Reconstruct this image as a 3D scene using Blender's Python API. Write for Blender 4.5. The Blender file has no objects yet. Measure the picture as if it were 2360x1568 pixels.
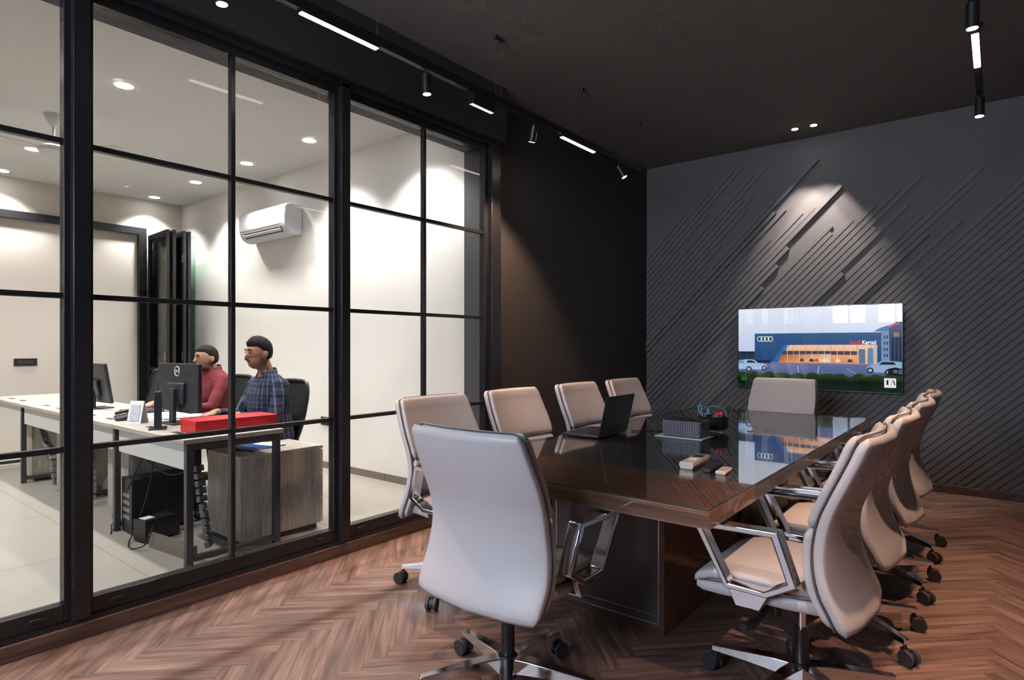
import bpy, bmesh, math, random
from mathutils import Vector, Matrix, noise
random.seed(11)
D = bpy.data
sc = bpy.context.scene
C = sc.collection
PI = math.pi

# ------------------------------------------------------------------ camera
cam = D.cameras.new('camera'); camo = D.objects.new('camera', cam); C.objects.link(camo)
camo.location = (0, 0, 1.3)
camo.rotation_euler = (PI/2, 0, math.atan(0.8))
cam.sensor_width = 36; cam.lens = 1400/2360*36; cam.shift_y = 11/2360
cam.clip_start = 0.05; cam.clip_end = 200
sc.camera = camo
# ------------------------------------------------------------------ world, exposure
SKY = 30.0
w = D.worlds.new('world'); sc.world = w; w.use_nodes = True
wn = w.node_tree.nodes; bg = wn['Background']
bg.inputs[0].default_value = (0.72, 0.81, 1.0, 1); bg.inputs[1].default_value = SKY
vs = sc.view_settings
vs.view_transform = 'Standard'; vs.look = 'None'; vs.gamma = 1; vs.use_curve_mapping = False
vs.exposure = 0.0
sc.cycles.use_denoising = True
sc.cycles.use_adaptive_sampling = True; sc.cycles.adaptive_threshold = 0.09; sc.cycles.adaptive_min_samples = 8
sc.cycles.max_bounces = 6; sc.cycles.diffuse_bounces = 3; sc.cycles.glossy_bounces = 4
sc.cycles.transparent_max_bounces = 16; sc.cycles.transmission_bounces = 4
sc.cycles.sample_clamp_indirect = 4.0
sc.cycles.caustics_reflective = False; sc.cycles.caustics_refractive = False
P_SPOT = 125; P_OFFICE = 138; P_WASH = 115; E_STRIP = 26; WARM = (1.0, 0.62, 0.43); NEUT = (1.0, 0.985, 0.955)
def portal(name, loc, rot, sx, sy):
    l = D.lights.new(name, 'AREA'); l.shape = 'RECTANGLE'; l.size = sx; l.size_y = sy
    l.cycles.is_portal = True
    o = D.objects.new(name, l); C.objects.link(o); o.location = loc; o.rotation_euler = rot
    return o
WIN = [(-3.0, -2.25), (-2.1, -1.35), (-1.15, -0.4)]          # window openings in the wall behind (x ranges)
WZ0, WZ1 = 1.75, 3.1
YB = -2.4
for a, b in WIN:
    portal('daylight_portal', ((a+b)/2, YB-0.12, (WZ0+WZ1)/2), (PI/2, 0, 0), b-a, WZ1-WZ0)

# ------------------------------------------------------------------ materials
def nodes(name):
    m = D.materials.new(name); m.use_nodes = True
    nt = m.node_tree; b = nt.nodes['Principled BSDF']
    return m, nt, b
def N(nt, t, **kw):
    n = nt.nodes.new(t)
    for k, v in kw.items():
        if k.startswith('i_'):
            n.inputs[int(k[2:])].default_value = v
        else: setattr(n, k, v)
    return n
def mixc(nt, fac, a, b, mode='MIX'):
    n = nt.nodes.new('ShaderNodeMix'); n.data_type = 'RGBA'; n.blend_type = mode
    for sock, v in ((n.inputs[0], fac), (n.inputs[6], a), (n.inputs[7], b)):
        if hasattr(v, 'default_value') or hasattr(v, 'is_linked'): nt.links.new(v, sock)
        elif isinstance(v, (int, float)): sock.default_value = v
        else: sock.default_value = (*v, 1) if len(v) == 3 else v
    return n.outputs[2]
def mat(name, col, rough=.5, metal=0, var=.12, scale=6, bump=0, bscale=60, spec=.5, coat=0, stretch=None, rvar=.08):
    m, nt, b = nodes(name)
    tc = N(nt, 'ShaderNodeTexCoord')
    src = tc.outputs['Object']
    if stretch:
        mp = N(nt, 'ShaderNodeMapping'); mp.inputs['Scale'].default_value = stretch
        nt.links.new(src, mp.inputs[0]); src = mp.outputs[0]
    no = N(nt, 'ShaderNodeTexNoise'); no.inputs['Scale'].default_value = scale; no.inputs['Detail'].default_value = 6
    nt.links.new(src, no.inputs['Vector'])
    lo = tuple(max(0, c*(1-var)) for c in col); hi = tuple(min(1, c*(1+var)) for c in col)
    nt.links.new(mixc(nt, no.outputs[0], lo, hi), b.inputs['Base Color'])
    mr = N(nt, 'ShaderNodeMapRange'); mr.inputs[3].default_value = max(0.0, rough-rvar*rough); mr.inputs[4].default_value = min(1, rough+rvar*rough)
    nt.links.new(no.outputs[0], mr.inputs[0]); nt.links.new(mr.outputs[0], b.inputs['Roughness'])
    b.inputs['Metallic'].default_value = metal
    b.inputs['Specular IOR Level'].default_value = spec
    b.inputs['Coat Weight'].default_value = coat; b.inputs['Coat Roughness'].default_value = .06
    if bump:
        n2 = N(nt, 'ShaderNodeTexNoise'); n2.inputs['Scale'].default_value = bscale; n2.inputs['Detail'].default_value = 4
        nt.links.new(src, n2.inputs['Vector'])
        bp = N(nt, 'ShaderNodeBump'); bp.inputs['Strength'].default_value = bump; bp.inputs['Distance'].default_value = .004
        nt.links.new(n2.outputs[0], bp.inputs['Height']); nt.links.new(bp.outputs[0], b.inputs['Normal'])
    return m
def emit(name, col, s):
    m, nt, b = nodes(name)
    b.inputs['Base Color'].default_value = (*col, 1)
    b.inputs['Emission Color'].default_value = (*col, 1); b.inputs['Emission Strength'].default_value = s
    return m
def glass(name, f0=.045, tint=(1, 1, 1), rough=0.0):
    m, nt, b = nodes(name); nt.nodes.remove(b)
    out = nt.nodes['Material Output']
    g = N(nt, 'ShaderNodeNewGeometry')
    dp = N(nt, 'ShaderNodeVectorMath', operation='DOT_PRODUCT')
    nt.links.new(g.outputs['Incoming'], dp.inputs[0]); nt.links.new(g.outputs['Normal'], dp.inputs[1])
    ab = N(nt, 'ShaderNodeMath', operation='ABSOLUTE'); nt.links.new(dp.outputs['Value'], ab.inputs[0])
    s1 = N(nt, 'ShaderNodeMath', operation='SUBTRACT', i_0=1.0); nt.links.new(ab.outputs[0], s1.inputs[1])
    pw = N(nt, 'ShaderNodeMath', operation='POWER', i_1=5.0); nt.links.new(s1.outputs[0], pw.inputs[0])
    ma = N(nt, 'ShaderNodeMath', operation='MULTIPLY_ADD', i_1=1-f0, i_2=f0); nt.links.new(pw.outputs[0], ma.inputs[0])
    tr = N(nt, 'ShaderNodeBsdfTransparent'); tr.inputs[0].default_value = (*tint, 1)
    gl = N(nt, 'ShaderNodeBsdfGlossy'); gl.inputs['Roughness'].default_value = rough
    mx = N(nt, 'ShaderNodeMixShader')
    nt.links.new(ma.outputs[0], mx.inputs[0]); nt.links.new(tr.outputs[0], mx.inputs[1]); nt.links.new(gl.outputs[0], mx.inputs[2])
    nt.links.new(mx.outputs[0], out.inputs[0])
    return m
def wood(name, c0, c1, c2, rough=.4, use_uv=False, gs=(1.6, 26, 26), coat=0, plankvar=.5, bump=.15):
    """grain runs along X of the UV / object space"""
    m, nt, b = nodes(name)
    tc = N(nt, 'ShaderNodeTexCoord'); oi = N(nt, 'ShaderNodeObjectInfo')
    src = tc.outputs['UV'] if use_uv else tc.outputs['Object']
    add = N(nt, 'ShaderNodeVectorMath', operation='ADD')
    sclr = N(nt, 'ShaderNodeVectorMath', operation='SCALE'); sclr.inputs[3].default_value = 37.0
    cmb = N(nt, 'ShaderNodeCombineXYZ')
    for i in range(3): nt.links.new(oi.outputs['Random'], cmb.inputs[i])
    nt.links.new(cmb.outputs[0], sclr.inputs[0])
    nt.links.new(src, add.inputs[0]); nt.links.new(sclr.outputs[0], add.inputs[1])
    mp = N(nt, 'ShaderNodeMapping'); mp.inputs['Scale'].default_value = gs
    nt.links.new(add.outputs[0], mp.inputs[0])
    n1 = N(nt, 'ShaderNodeTexNoise'); n1.inputs['Scale'].default_value = 1.0; n1.inputs['Detail'].default_value = 8; n1.inputs['Distortion'].default_value = .9
    nt.links.new(mp.outputs[0], n1.inputs['Vector'])
    mp2 = N(nt, 'ShaderNodeMapping'); mp2.inputs['Scale'].default_value = (gs[0]*2.2, gs[1]*5, gs[2]*5)
    nt.links.new(add.outputs[0], mp2.inputs[0])
    n2 = N(nt, 'ShaderNodeTexNoise'); n2.inputs['Scale'].default_value = 1.0; n2.inputs['Detail'].default_value = 5
    nt.links.new(mp2.outputs[0], n2.inputs['Vector'])
    cr = N(nt, 'ShaderNodeValToRGB')
    e = cr.color_ramp.elements
    e[0].position = .30; e[0].color = (*c0, 1); e[1].position = .72; e[1].color = (*c2, 1)
    k = cr.color_ramp.elements.new(.5); k.color = (*c1, 1)
    nt.links.new(n1.outputs[0], cr.inputs[0])
    hv = N(nt, 'ShaderNodeMapRange'); hv.inputs[3].default_value = 1-plankvar*.55; hv.inputs[4].default_value = 1+plankvar*.35
    # broad low-frequency tone along the board
    n3 = N(nt, 'ShaderNodeTexNoise'); n3.inputs['Scale'].default_value = 3.0; n3.inputs['Detail'].default_value = 1
    mp3 = N(nt, 'ShaderNodeMapping'); mp3.inputs['Scale'].default_value = (gs[0]*.22, gs[1]*.22, gs[2]*.22); nt.links.new(add.outputs[0], mp3.inputs[0]); nt.links.new(mp3.outputs[0], n3.inputs['Vector'])
    nt.links.new(n3.outputs[0], hv.inputs[0]); hv.inputs[1].default_value = .3; hv.inputs[2].default_value = .7
    g2 = N(nt, 'ShaderNodeMapRange'); g2.inputs[1].default_value = .3; g2.inputs[2].default_value = .75; g2.inputs[3].default_value = .72; g2.inputs[4].default_value = 1.12
    nt.links.new(n2.outputs[0], g2.inputs[0])
    mu = N(nt, 'ShaderNodeMath', operation='MULTIPLY'); nt.links.new(hv.outputs[0], mu.inputs[0]); nt.links.new(g2.outputs[0], mu.inputs[1])
    vm = N(nt, 'ShaderNodeVectorMath', operation='SCALE'); nt.links.new(cr.outputs[0], vm.inputs[0]); nt.links.new(mu.outputs[0], vm.inputs[3])
    nt.links.new(vm.outputs[0], b.inputs['Base Color'])
    b.inputs['Roughness'].default_value = rough; b.inputs['Coat Weight'].default_value = coat; b.inputs['Coat Roughness'].default_value = .05
    if bump:
        bp = N(nt, 'ShaderNodeBump'); bp.inputs['Strength'].default_value = bump; bp.inputs['Distance'].default_value = .002
        nt.links.new(n2.outputs[0], bp.inputs['Height']); nt.links.new(bp.outputs[0], b.inputs['Normal'])
    return m
def plaid(name):
    m, nt, b = nodes(name)
    tc = N(nt, 'ShaderNodeTexCoord')
    def bands(axis, sc_, lo, hi):
        wv = N(nt, 'ShaderNodeTexWave', wave_type='BANDS', bands_direction=axis); wv.inputs['Scale'].default_value = sc_
        wv.inputs['Distortion'].default_value = .12; wv.inputs['Detail'].default_value = 1
        nt.links.new(tc.outputs['Object'], wv.inputs[0])
        mr = N(nt, 'ShaderNodeMapRange'); mr.inputs[1].default_value = lo; mr.inputs[2].default_value = hi
        nt.links.new(wv.outputs['Fac'], mr.inputs[0]); return mr.outputs[0]
    z1 = bands('Z', 9, .82, .95)
    sep = N(nt, 'ShaderNodeSeparateXYZ'); nt.links.new(tc.outputs['Object'], sep.inputs[0])
    yo = N(nt, 'ShaderNodeMath', operation='SUBTRACT', i_1=.05); nt.links.new(sep.outputs[1], yo.inputs[0])
    an = N(nt, 'ShaderNodeMath', operation='ARCTAN2'); nt.links.new(yo.outputs[0], an.inputs[0]); nt.links.new(sep.outputs[0], an.inputs[1])
    mu = N(nt, 'ShaderNodeMath', operation='MULTIPLY', i_1=26.0); nt.links.new(an.outputs[0], mu.inputs[0])
    si = N(nt, 'ShaderNodeMath', operation='SINE'); nt.links.new(mu.outputs[0], si.inputs[0])
    s = N(nt, 'ShaderNodeMapRange'); s.inputs[1].default_value = .72; s.inputs[2].default_value = .95; nt.links.new(si.outputs[0], s.inputs[0])
    base = mixc(nt, bands('Z', 4.5, .3, .7), (.006, .008, .02), (.014, .020, .052))
    c1 = mixc(nt, z1, base, (.030, .045, .10))
    f2 = N(nt, 'ShaderNodeMath', operation='MULTIPLY', i_1=.75); nt.links.new(s.outputs[0], f2.inputs[0])
    c2 = mixc(nt, f2.outputs[0], c1, (.11, .14, .21))
    nt.links.new(c2, b.inputs['Base Color']); b.inputs['Roughness'].default_value = .9
    return m
MT = {}
MT['board'] = mat('dark_grey_paint', (.150, .143, .138), .62, var=.06, bump=.1, bscale=220)
MT['wallbase'] = mat('dark_grey_wall_paint', (.142, .136, .132), .7, var=.06, bump=.1, bscale=160)
MT['wallblack'] = mat('black_wall_paint', (.036, .034, .032), .7, var=.08)
MT['ceil'] = mat('charcoal_ceiling_paint', (.19, .18, .16), .75, var=.1, scale=1.2)
MT['black'] = mat('black_powder_coat', (.012, .012, .013), .38, var=.1)
MT['frame'] = mat('black_aluminium', (.014, .014, .016), .32, var=.1)
MT['lining'] = mat('grey_lining', (.075, .075, .082), .7, var=.15, scale=3)
MT['owall'] = mat('cream_wall_paint', (.82, .79, .74), .8, var=.03)
MT['owallb'] = mat('beige_wall_paint', (.62, .57, .515), .8, var=.03)
MT['oceil'] = mat('white_ceiling_paint', (.90, .905, .90), .85, var=.02)
MT['ofloor'] = mat('beige_vitrified_tile', (.325, .305, .27), .30, var=.05, scale=3, rvar=.05)
MT['oskirt'] = mat('brown_grey_skirting_tile', (.17, .145, .12), .5, var=.15)
MT['grout'] = mat('grout', (.16, .14, .12), .9)
MT['parquet'] = wood('walnut_parquet', (.105, .060, .045), (.215, .127, .096), (.325, .200, .152), .42, use_uv=True, gs=(2.4, 30, 1), plankvar=.6)
MT['subfloor'] = mat('dark_parquet_joint', (.045, .026, .018), .7)
MT['plinth'] = wood('walnut_skirting', (.06, .034, .026), (.115, .065, .048), (.17, .10, .075), .45, gs=(26, 1.5, 26))
MT['leather'] = mat('light_grey_leather', (.50, .475, .475), .42, var=.03, bump=.12, bscale=350, spec=.45)
MT['piping'] = mat('dark_grey_piping', (.10, .095, .10), .5)
MT['chrome'] = mat('polished_aluminium', (.80, .80, .82), .12, metal=1, var=.02)
MT['plastic'] = mat('black_plastic', (.014, .014, .015), .4)
MT['wheel'] = mat('charcoal_caster_plastic', (.03, .03, .034), .5)
MT['tread'] = mat('grey_caster_tread', (.12, .11, .10), .6)
MT['veneer'] = wood('glossy_walnut_veneer', (.16, .066, .028), (.26, .11, .047), (.34, .155, .068), .3, gs=(3, 34, 34), coat=.8, plankvar=.25, bump=0)
MT['venend'] = wood('walnut_veneer_edge', (.080, .040, .024), (.14, .072, .045), (.20, .105, .068), .35, gs=(2, 40, 40), coat=.4, plankvar=.2, bump=0)
MT['tabmid'] = mat('smoked_grey_lacquer', (.085, .081, .077), .22, var=.08, coat=.6)
MT['tabside'] = mat('bronze_grey_leatherette', (.095, .075, .062), .4, var=.15, coat=.2)
MT['panel'] = mat('grey_leatherette_panel', (.11, .11, .125), .42, var=.1, bump=.1, bscale=300)
MT['tglass'] = glass('clear_table_glass', .055)
MT['tgedge'] = mat('green_glass_edge', (.03, .07, .075), .1)
MT['pane'] = glass('clear_partition_glass', .008)
MT['steel'] = mat('brushed_steel_trim', (.62, .58, .55), .25, metal=1, var=.05)
MT['white'] = mat('white_plastic', (.80, .80, .80), .35, var=.02)
MT['acwhite'] = mat('white_gloss_plastic', (.80, .81, .82), .3, var=.01)
MT['paper'] = mat('white_paper', (.82, .82, .84), .7, var=.03)
MT['cream'] = mat('cream_plastic', (.70, .62, .52), .4, var=.03)
MT['lam'] = wood('pale_ash_laminate', (.38, .335, .29), (.46, .415, .365), (.53, .485, .43), .45, gs=(1.5, 22, 22), plankvar=.1, bump=0)
MT['lamg'] = wood('grey_ash_laminate', (.35, .32, .29), (.385, .35, .32), (.42, .385, .35), .5, gs=(22, 22, 1.5), plankvar=.15, bump=0)
MT['modesty'] = mat('white_grey_laminate', (.58, .58, .57), .4, var=.06)
MT['dsteel'] = mat('graphite_steel', (.045, .045, .048), .4, var=.1)
MT['mon'] = mat('black_monitor_plastic', (.018, .021, .028), .38, var=.1)
MT['red'] = mat('red_cardboard', (.62, .008, .018), .4, var=.05)
MT['blue'] = mat('blue_folder', (.015, .13, .38), .4, var=.2)
MT['mesh'] = mat('black_mesh_fabric', (.012, .012, .013), .8, var=.3, scale=200)
MT['skin'] = mat('skin', (.40, .205, .135), .5, var=.08, scale=14, spec=.35)
MT['stubble'] = mat('bearded_skin', (.13, .075, .055), .75, var=.4, scale=160, spec=.25)
MT['stubble_light'] = mat('stubbled_skin', (.30, .155, .105), .6, var=.2, scale=160, spec=.3)
MT['hair'] = mat('black_hair', (.010, .008, .007), .75, var=.5, scale=90, bump=.9, bscale=110, spec=.2)
MT['maroon'] = mat('maroon_cotton', (.135, .010, .018), .85, var=.25, scale=9, bump=.5, bscale=26)
MT['plaid'] = plaid('navy_plaid_cotton')
MT['denim'] = mat('blue_denim', (.02, .04, .11), .85, var=.3, scale=20)
MT['darkcloth'] = mat('dark_trousers', (.015, .015, .018), .85, var=.2)
MT['shoe'] = mat('black_shoe', (.012, .011, .011), .4)
MT['eyew'] = mat('eye_white', (.45, .41, .38), .3)
MT['strip'] = emit('warm_led_diffuser', (1.0, .80, .66), E_STRIP)
MT['spotlens'] = emit('warm_spot_lens', (1.0, .80, .62), 40)
MT['olens'] = emit('white_downlight_lens', (1.0, .98, .95), 30)
MT['celllens'] = emit('warm_cell_lens', (1.0, .66, .50), 2.2)
MT['cyan'] = mat('cyan_plastic', (.12, .48, .60), .35)
MT['pink'] = mat('pink_rubber', (.85, .05, .12), .5)
MT['gold'] = mat('brass_wire', (.75, .55, .30), .25, metal=1)
MT['weave'] = mat('black_woven_leather', (.016, .016, .018), .38, var=.2)
MT['weaveg'] = mat('grey_woven_leather', (.17, .165, .19), .4, var=.2)
MT['cable'] = mat('black_cable', (.012, .012, .012), .5)
MT['spine'] = mat('grey_cable_spine_plastic', (.17, .18, .19), .35, var=.1)
MT['dglass'] = glass('dark_tinted_glass', .06, (.35, .37, .36))
MT['gglass'] = glass('green_tinted_glass', .05, (.70, .82, .77))
MT['bezel'] = mat('dark_chrome_bezel', (.10, .10, .11), .25, metal=.8)

# ------------------------------------------------------------------ mesh builder
class MB:
    def __init__(s): s.v = []; s.f = []; s.m = []
    def add(s, vs_, fs_, mi=0):
        o = len(s.v); s.v += [tuple(v) for v in vs_]
        s.f += [tuple(i+o for i in f) for f in fs_]; s.m += [mi]*len(fs_); return s
    def box(s, lo, hi, mi=0, M=None):
        x0, y0, z0 = lo; x1, y1, z1 = hi
        vs_ = [Vector(p) for p in ((x0,y0,z0),(x1,y0,z0),(x1,y1,z0),(x0,y1,z0),(x0,y0,z1),(x1,y0,z1),(x1,y1,z1),(x0,y1,z1))]
        if M: vs_ = [M @ v for v in vs_]
        return s.add(vs_, [(0,3,2,1),(4,5,6,7),(0,1,5,4),(1,2,6,5),(2,3,7,6),(3,0,4,7)], mi)
    def cbox(s, c, d, mi=0, R=None):
        M = Matrix.Translation(c) @ (R.to_4x4() if R else Matrix())
        return s.box((-d[0]/2,-d[1]/2,-d[2]/2), (d[0]/2,d[1]/2,d[2]/2), mi, M)
    def loft(s, rings, mi=0, cap=True, close=False):
        n = len(rings[0]); vs_ = [v for r in rings for v in r]; fs_ = []
        R = len(rings)
        for i in range(R if close else R-1):
            j = (i+1) % R
            for k in range(n):
                l = (k+1) % n
                fs_.append((i*n+k, i*n+l, j*n+l, j*n+k))
        if cap and not close:
            fs_.append(tuple(range(n))[::-1]); fs_.append(tuple((R-1)*n+k for k in range(n)))
        return s.add(vs_, fs_, mi)
    def cyl(s, p0, p1, r0, r1=None, n=16, mi=0):
        r1 = r0 if r1 is None else r1
        p0 = Vector(p0); p1 = Vector(p1); d = (p1-p0).normalized()
        a = d.orthogonal().normalized(); b = d.cross(a)
        rg = lambda p, r: [p + r*(math.cos(2*PI*k/n)*a + math.sin(2*PI*k/n)*b) for k in range(n)]
        return s.loft([rg(p0, r0), rg(p1, r1)], mi)
    def tube(s, pts, r, n=8, mi=0, close=False):
        pts = [Vector(p) for p in pts]; rings = []; a = None; L = len(pts)
        for i, p in enumerate(pts):
            if close: d = pts[(i+1) % L] - pts[i-1]
            else: d = pts[min(i+1, L-1)] - pts[max(i-1, 0)]
            d.normalize()
            if a is None: a = d.orthogonal().normalized()
            a = (a - d*a.dot(d)).normalized(); b = d.cross(a)
            rr = r[i] if isinstance(r, (list, tuple)) else r
            rings.append([p + rr*(math.cos(2*PI*k/n)*a + math.sin(2*PI*k/n)*b) for k in range(n)])
        return s.loft(rings, mi, close=close)
    def lathe(s, prof, n=20, c=(0,0,0), mi=0):
        return s.loft([[(c[0]+r*math.cos(2*PI*k/n), c[1]+r*math.sin(2*PI*k/n), c[2]+z) for k in range(n)] for r, z in prof], mi)
    def prism(s, poly, h0, h1, fn, mi=0):
        n = len(poly)
        vs_ = [fn(p[0], p[1], h0) for p in poly] + [fn(p[0], p[1], h1) for p in poly]
        fs_ = [tuple(range(n))[::-1], tuple(range(n, 2*n))] + [(k, (k+1) % n, n+(k+1) % n, n+k) for k in range(n)]
        return s.add(vs_, fs_, mi)
    def sphere(s, c, r, n=14, m=10, mi=0):
        r = (r, r, r) if isinstance(r, (int, float)) else r
        rings = []
        for i in range(1, m):
            t = PI*i/m
            rings.append([(c[0]+r[0]*math.sin(t)*math.cos(2*PI*k/n), c[1]+r[1]*math.sin(t)*math.sin(2*PI*k/n), c[2]-r[2]*math.cos(t)) for k in range(n)])
        return s.loft(rings, mi)
    def cap(s, p0, p1, r0, r1, n=14, mi=0):
        """tapered capsule"""
        p0 = Vector(p0); p1 = Vector(p1); d = (p1-p0).normalized(); a = d.orthogonal().normalized(); b = d.cross(a)
        rings = []
        for i in range(1, 5):
            t = PI/2*i/5 - PI/2 + PI/10*0
            rings.append((p0 + d*r0*math.sin(t), r0*math.cos(t)))
        rings.append((p0, r0)); rings.append((p1, r1))
        for i in range(1, 5):
            t = PI/2*i/5
            rings.append((p1 + d*r1*math.sin(t), r1*math.cos(t)))
        return s.loft([[p + r*(math.cos(2*PI*k/n)*a + math.sin(2*PI*k/n)*b) for k in range(n)] for p, r in rings], mi)
    def mesh(s, name):
        me = D.meshes.new(name); me.from_pydata(s.v, [], s.f); me.update()
        bm = bmesh.new(); bm.from_mesh(me); bmesh.ops.recalc_face_normals(bm, faces=bm.faces); bm.to_mesh(me); bm.free()
        if any(s.m): me.polygons.foreach_set('material_index', s.m)
        return me
    def build(s, name, m, parent=None, bevel=0, smooth=35, subsurf=0):
        me = s.mesh(name)
        for mm in (m if isinstance(m, (list, tuple)) else [m]): me.materials.append(MT[mm] if isinstance(mm, str) else mm)
        o = D.objects.new(name, me); C.objects.link(o)
        if smooth:
            me.polygons.foreach_set('use_smooth', [True]*len(me.polygons))
            me.set_sharp_from_angle(angle=math.radians(smooth))
        if bevel:
            b = o.modifiers.new('bevel', 'BEVEL'); b.width = bevel; b.segments = 2; b.limit_method = 'ANGLE'; b.angle_limit = math.radians(40)
        if subsurf:
            b = o.modifiers.new('subsurf', 'SUBSURF'); b.levels = subsurf; b.render_levels = subsurf
        if parent: o.parent = parent
        return o
def tag(o, label=None, cat=None, group=None, kind=None):
    if label: o['label'] = label
    if cat: o['category'] = cat
    if group: o['group'] = group
    if kind: o['kind'] = kind
    return o
def empty(name, loc=(0,0,0), rz=0):
    o = D.objects.new(name, None); C.objects.link(o); o.location = loc; o.rotation_euler = (0,0,rz); o.empty_display_size = .1
    return o
def thing(name, label, cat, loc=(0,0,0), rz=0, group=None): return tag(empty(name, loc, rz), label, cat, group)
def adopt(o, p):
    o.parent = p; o.matrix_parent_inverse = p.matrix_basis.inverted(); return o
def struct(o): o['kind'] = 'structure'; return o
def copy_tree(o, parent=None):
    c = o.copy(); C.objects.link(c); c.parent = parent
    for ch in o.children: copy_tree(ch, c)
    return c
def light_spot(name, loc, target, power, col, size, blend, radius=.03):
    l = D.lights.new(name, 'SPOT'); l.energy = power; l.color = col; l.spot_size = math.radians(size); l.spot_blend = blend; l.shadow_soft_size = radius
    o = D.objects.new(name, l); C.objects.link(o); o.location = loc
    o.rotation_euler = (Vector(target)-Vector(loc)).to_track_quat('-Z', 'Y').to_euler()
    return o
def clip_poly(poly, x0, x1, y0, y1):
    def cl(ps, ins, itx):
        out = []
        for i in range(len(ps)):
            a, b = ps[i-1], ps[i]
            if ins(b):
                if not ins(a): out.append(itx(a, b))
                out.append(b)
            elif ins(a): out.append(itx(a, b))
        return out
    def at(ax, val):
        def f(a, b):
            t = (val-a[ax])/(b[ax]-a[ax]); return tuple(a[i]+t*(b[i]-a[i]) for i in range(len(a)))
        return f
    for ax, v, sg in ((0,x0,1),(0,x1,-1),(1,y0,1),(1,y1,-1)):
        if not poly: return poly
        poly = cl(poly, lambda p: sg*(p[ax]-v) >= 0, at(ax, v))
    return poly

# ------------------------------------------------------------------ room shell
XR, YF, ZC = 1.75, 6.56, 3.36
XL = -3.22
ZO = 3.26
# conference ceiling
struct(MB().box((-3.6, YB-.2, ZC), (XR+.2, YF+.2, ZC+.12)).build('ceiling', 'ceil'))
# feature wall with diagonal boards
wf = struct(MB().box((XL-.3, YF, 0), (XR+.2, YF+.15, ZC)).build('wall_feature', 'wallbase'))
struct(MB().box((XR, YB-.2, 0), (XR+.15, YF, ZC)).build('wall_right', 'wallbase'))
# wall behind with window openings
wb = MB(); xs = [XL-.3] + [v for ab in WIN for v in ab] + [XR]
for i in range(0, len(xs), 2): wb.box((xs[i], YB-.15, 0), (xs[i+1], YB, ZC))
for a, b in WIN:
    wb.box((a, YB-.15, 0), (b, YB, WZ0)); wb.box((a, YB-.15, WZ1), (b, YB, ZC))
struct(wb.build('wall_back', 'wallbase', smooth=0))
for i, (a, b) in enumerate(WIN):
    fr = MB()
    for (l, h) in (((a, YB-.1, WZ0), (a+.05, YB-.04, WZ1)), ((b-.05, YB-.1, WZ0), (b, YB-.04, WZ1)), ((a, YB-.1, WZ0), (b, YB-.04, WZ0+.05)), ((a, YB-.1, WZ1-.05), (b, YB-.04, WZ1)), (((a+b)/2-.025, YB-.1, WZ0), ((a+b)/2+.025, YB-.04, WZ1))):
        fr.box(l, h)
    struct(fr.build('window_%d' % (i+4), 'frame'))
# left wall: solid part past the glazing, lintel beam over it, solid part beside the camera
struct(MB().box((XL-.30, 3.784, 0), (XL, YF, ZC)).build('wall_left', 'wallblack'))
struct(MB().box((-3.47, -.55, 2.90), (-3.22, 3.784, ZC)).build('wall_lintel', ['lining']))
struct(MB().box((-3.22, YB, 2.93), (-3.09, 3.784, ZC)).build('trim_1', 'wallblack'))
struct(MB().box((-3.47, YB-.15, 0), (-3.15, -.55, ZC)).build('wall_near', 'wallblack'))
struct(MB().box((-3.47, 3.70, 0), (-3.225, 3.784, 2.90)).build('trim_2', 'lining'))
# walnut plinth under the glazing and feature baseboard
struct(MB().box((-3.27, -.55, .0003), (-3.15, 3.78, .072)).build('baseboard_left', 'plinth', bevel=.006))
struct(MB().box((XL, 3.78, 0), (XL+.02, YF-.001, .07)).build('baseboard_wall_left', 'plinth', bevel=.004))
bf = struct(MB().box((XL+.02, YF-.03, 0), (XR, YF, .07)).build('baseboard_feature', 'plinth', bevel=.004))
# boards: (distance of lower edge across the slope, where the upper end stops)
ENDS = {3.888:-.001,3.842:.419,3.804:.674,3.757:.738,3.695:.17,3.64:-.35,3.588:.751,3.544:.895,3.499:.506,3.432:.619,3.393:.471,3.337:.018,3.274:-.239,
 3.228:.718,3.189:1.237,3.125:.615,3.078:.704,3.019:.121,2.968:.395,2.918:.774,2.861:.888,2.807:1.175,2.765:.441,2.720:.248,2.664:-.007,2.599:.846,2.548:.795,
 2.498:.995,2.456:1.213,2.409:1.425,2.359:1.625,2.308:1.065,2.256:1.371,2.205:.583,2.135:.954,2.092:1.366,2.040:1.934,1.995:1.778,1.937:1.273,1.896:.811,1.838:1.515,1.797:.966}
lanes = sorted(ENDS)           # ascending distance magnitude
q = math.sqrt(.5)
def lane_board(dlow, tend, th):
    pw = .0510-.009
    pts = []
    for d, t in ((dlow, -6), (dlow, tend), (dlow-pw, tend), (dlow-pw, -6)):
        pts.append((q*(t+d), q*(t-d)))
    pts = clip_poly(pts, XL+.001, XR-.001, .0705, ZC-.001)
    if len(pts) < 3: return None
    return MB().prism(pts, YF-th, YF-.0005, lambda a, b, h: (a, h, b))
thick = {21, 14, 15, 22, 23, 24, 33, 38}
nL = 42
for k in range(nL):
    mag = 1.797 + k*(3.888-1.797)/(nL-1)
    key = min(lanes, key=lambda v: abs(v-mag))
    mb = lane_board(-mag, ENDS[key], .015 + (.016 if (nL-1-k) in thick else 0) + random.uniform(-.001, .001))
    if mb: mb.build('board', 'board', wf, bevel=.0015, smooth=0)
k = 1
while True:
    d = -1.797 + k*.0510
    if d > 1.15: break
    mb = lane_board(d, 2.35 + random.uniform(0, 1.3) + .3*k*.05, .015)
    if mb: mb.build('board', 'board', wf, bevel=.0015, smooth=0)
    k += 1
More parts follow.
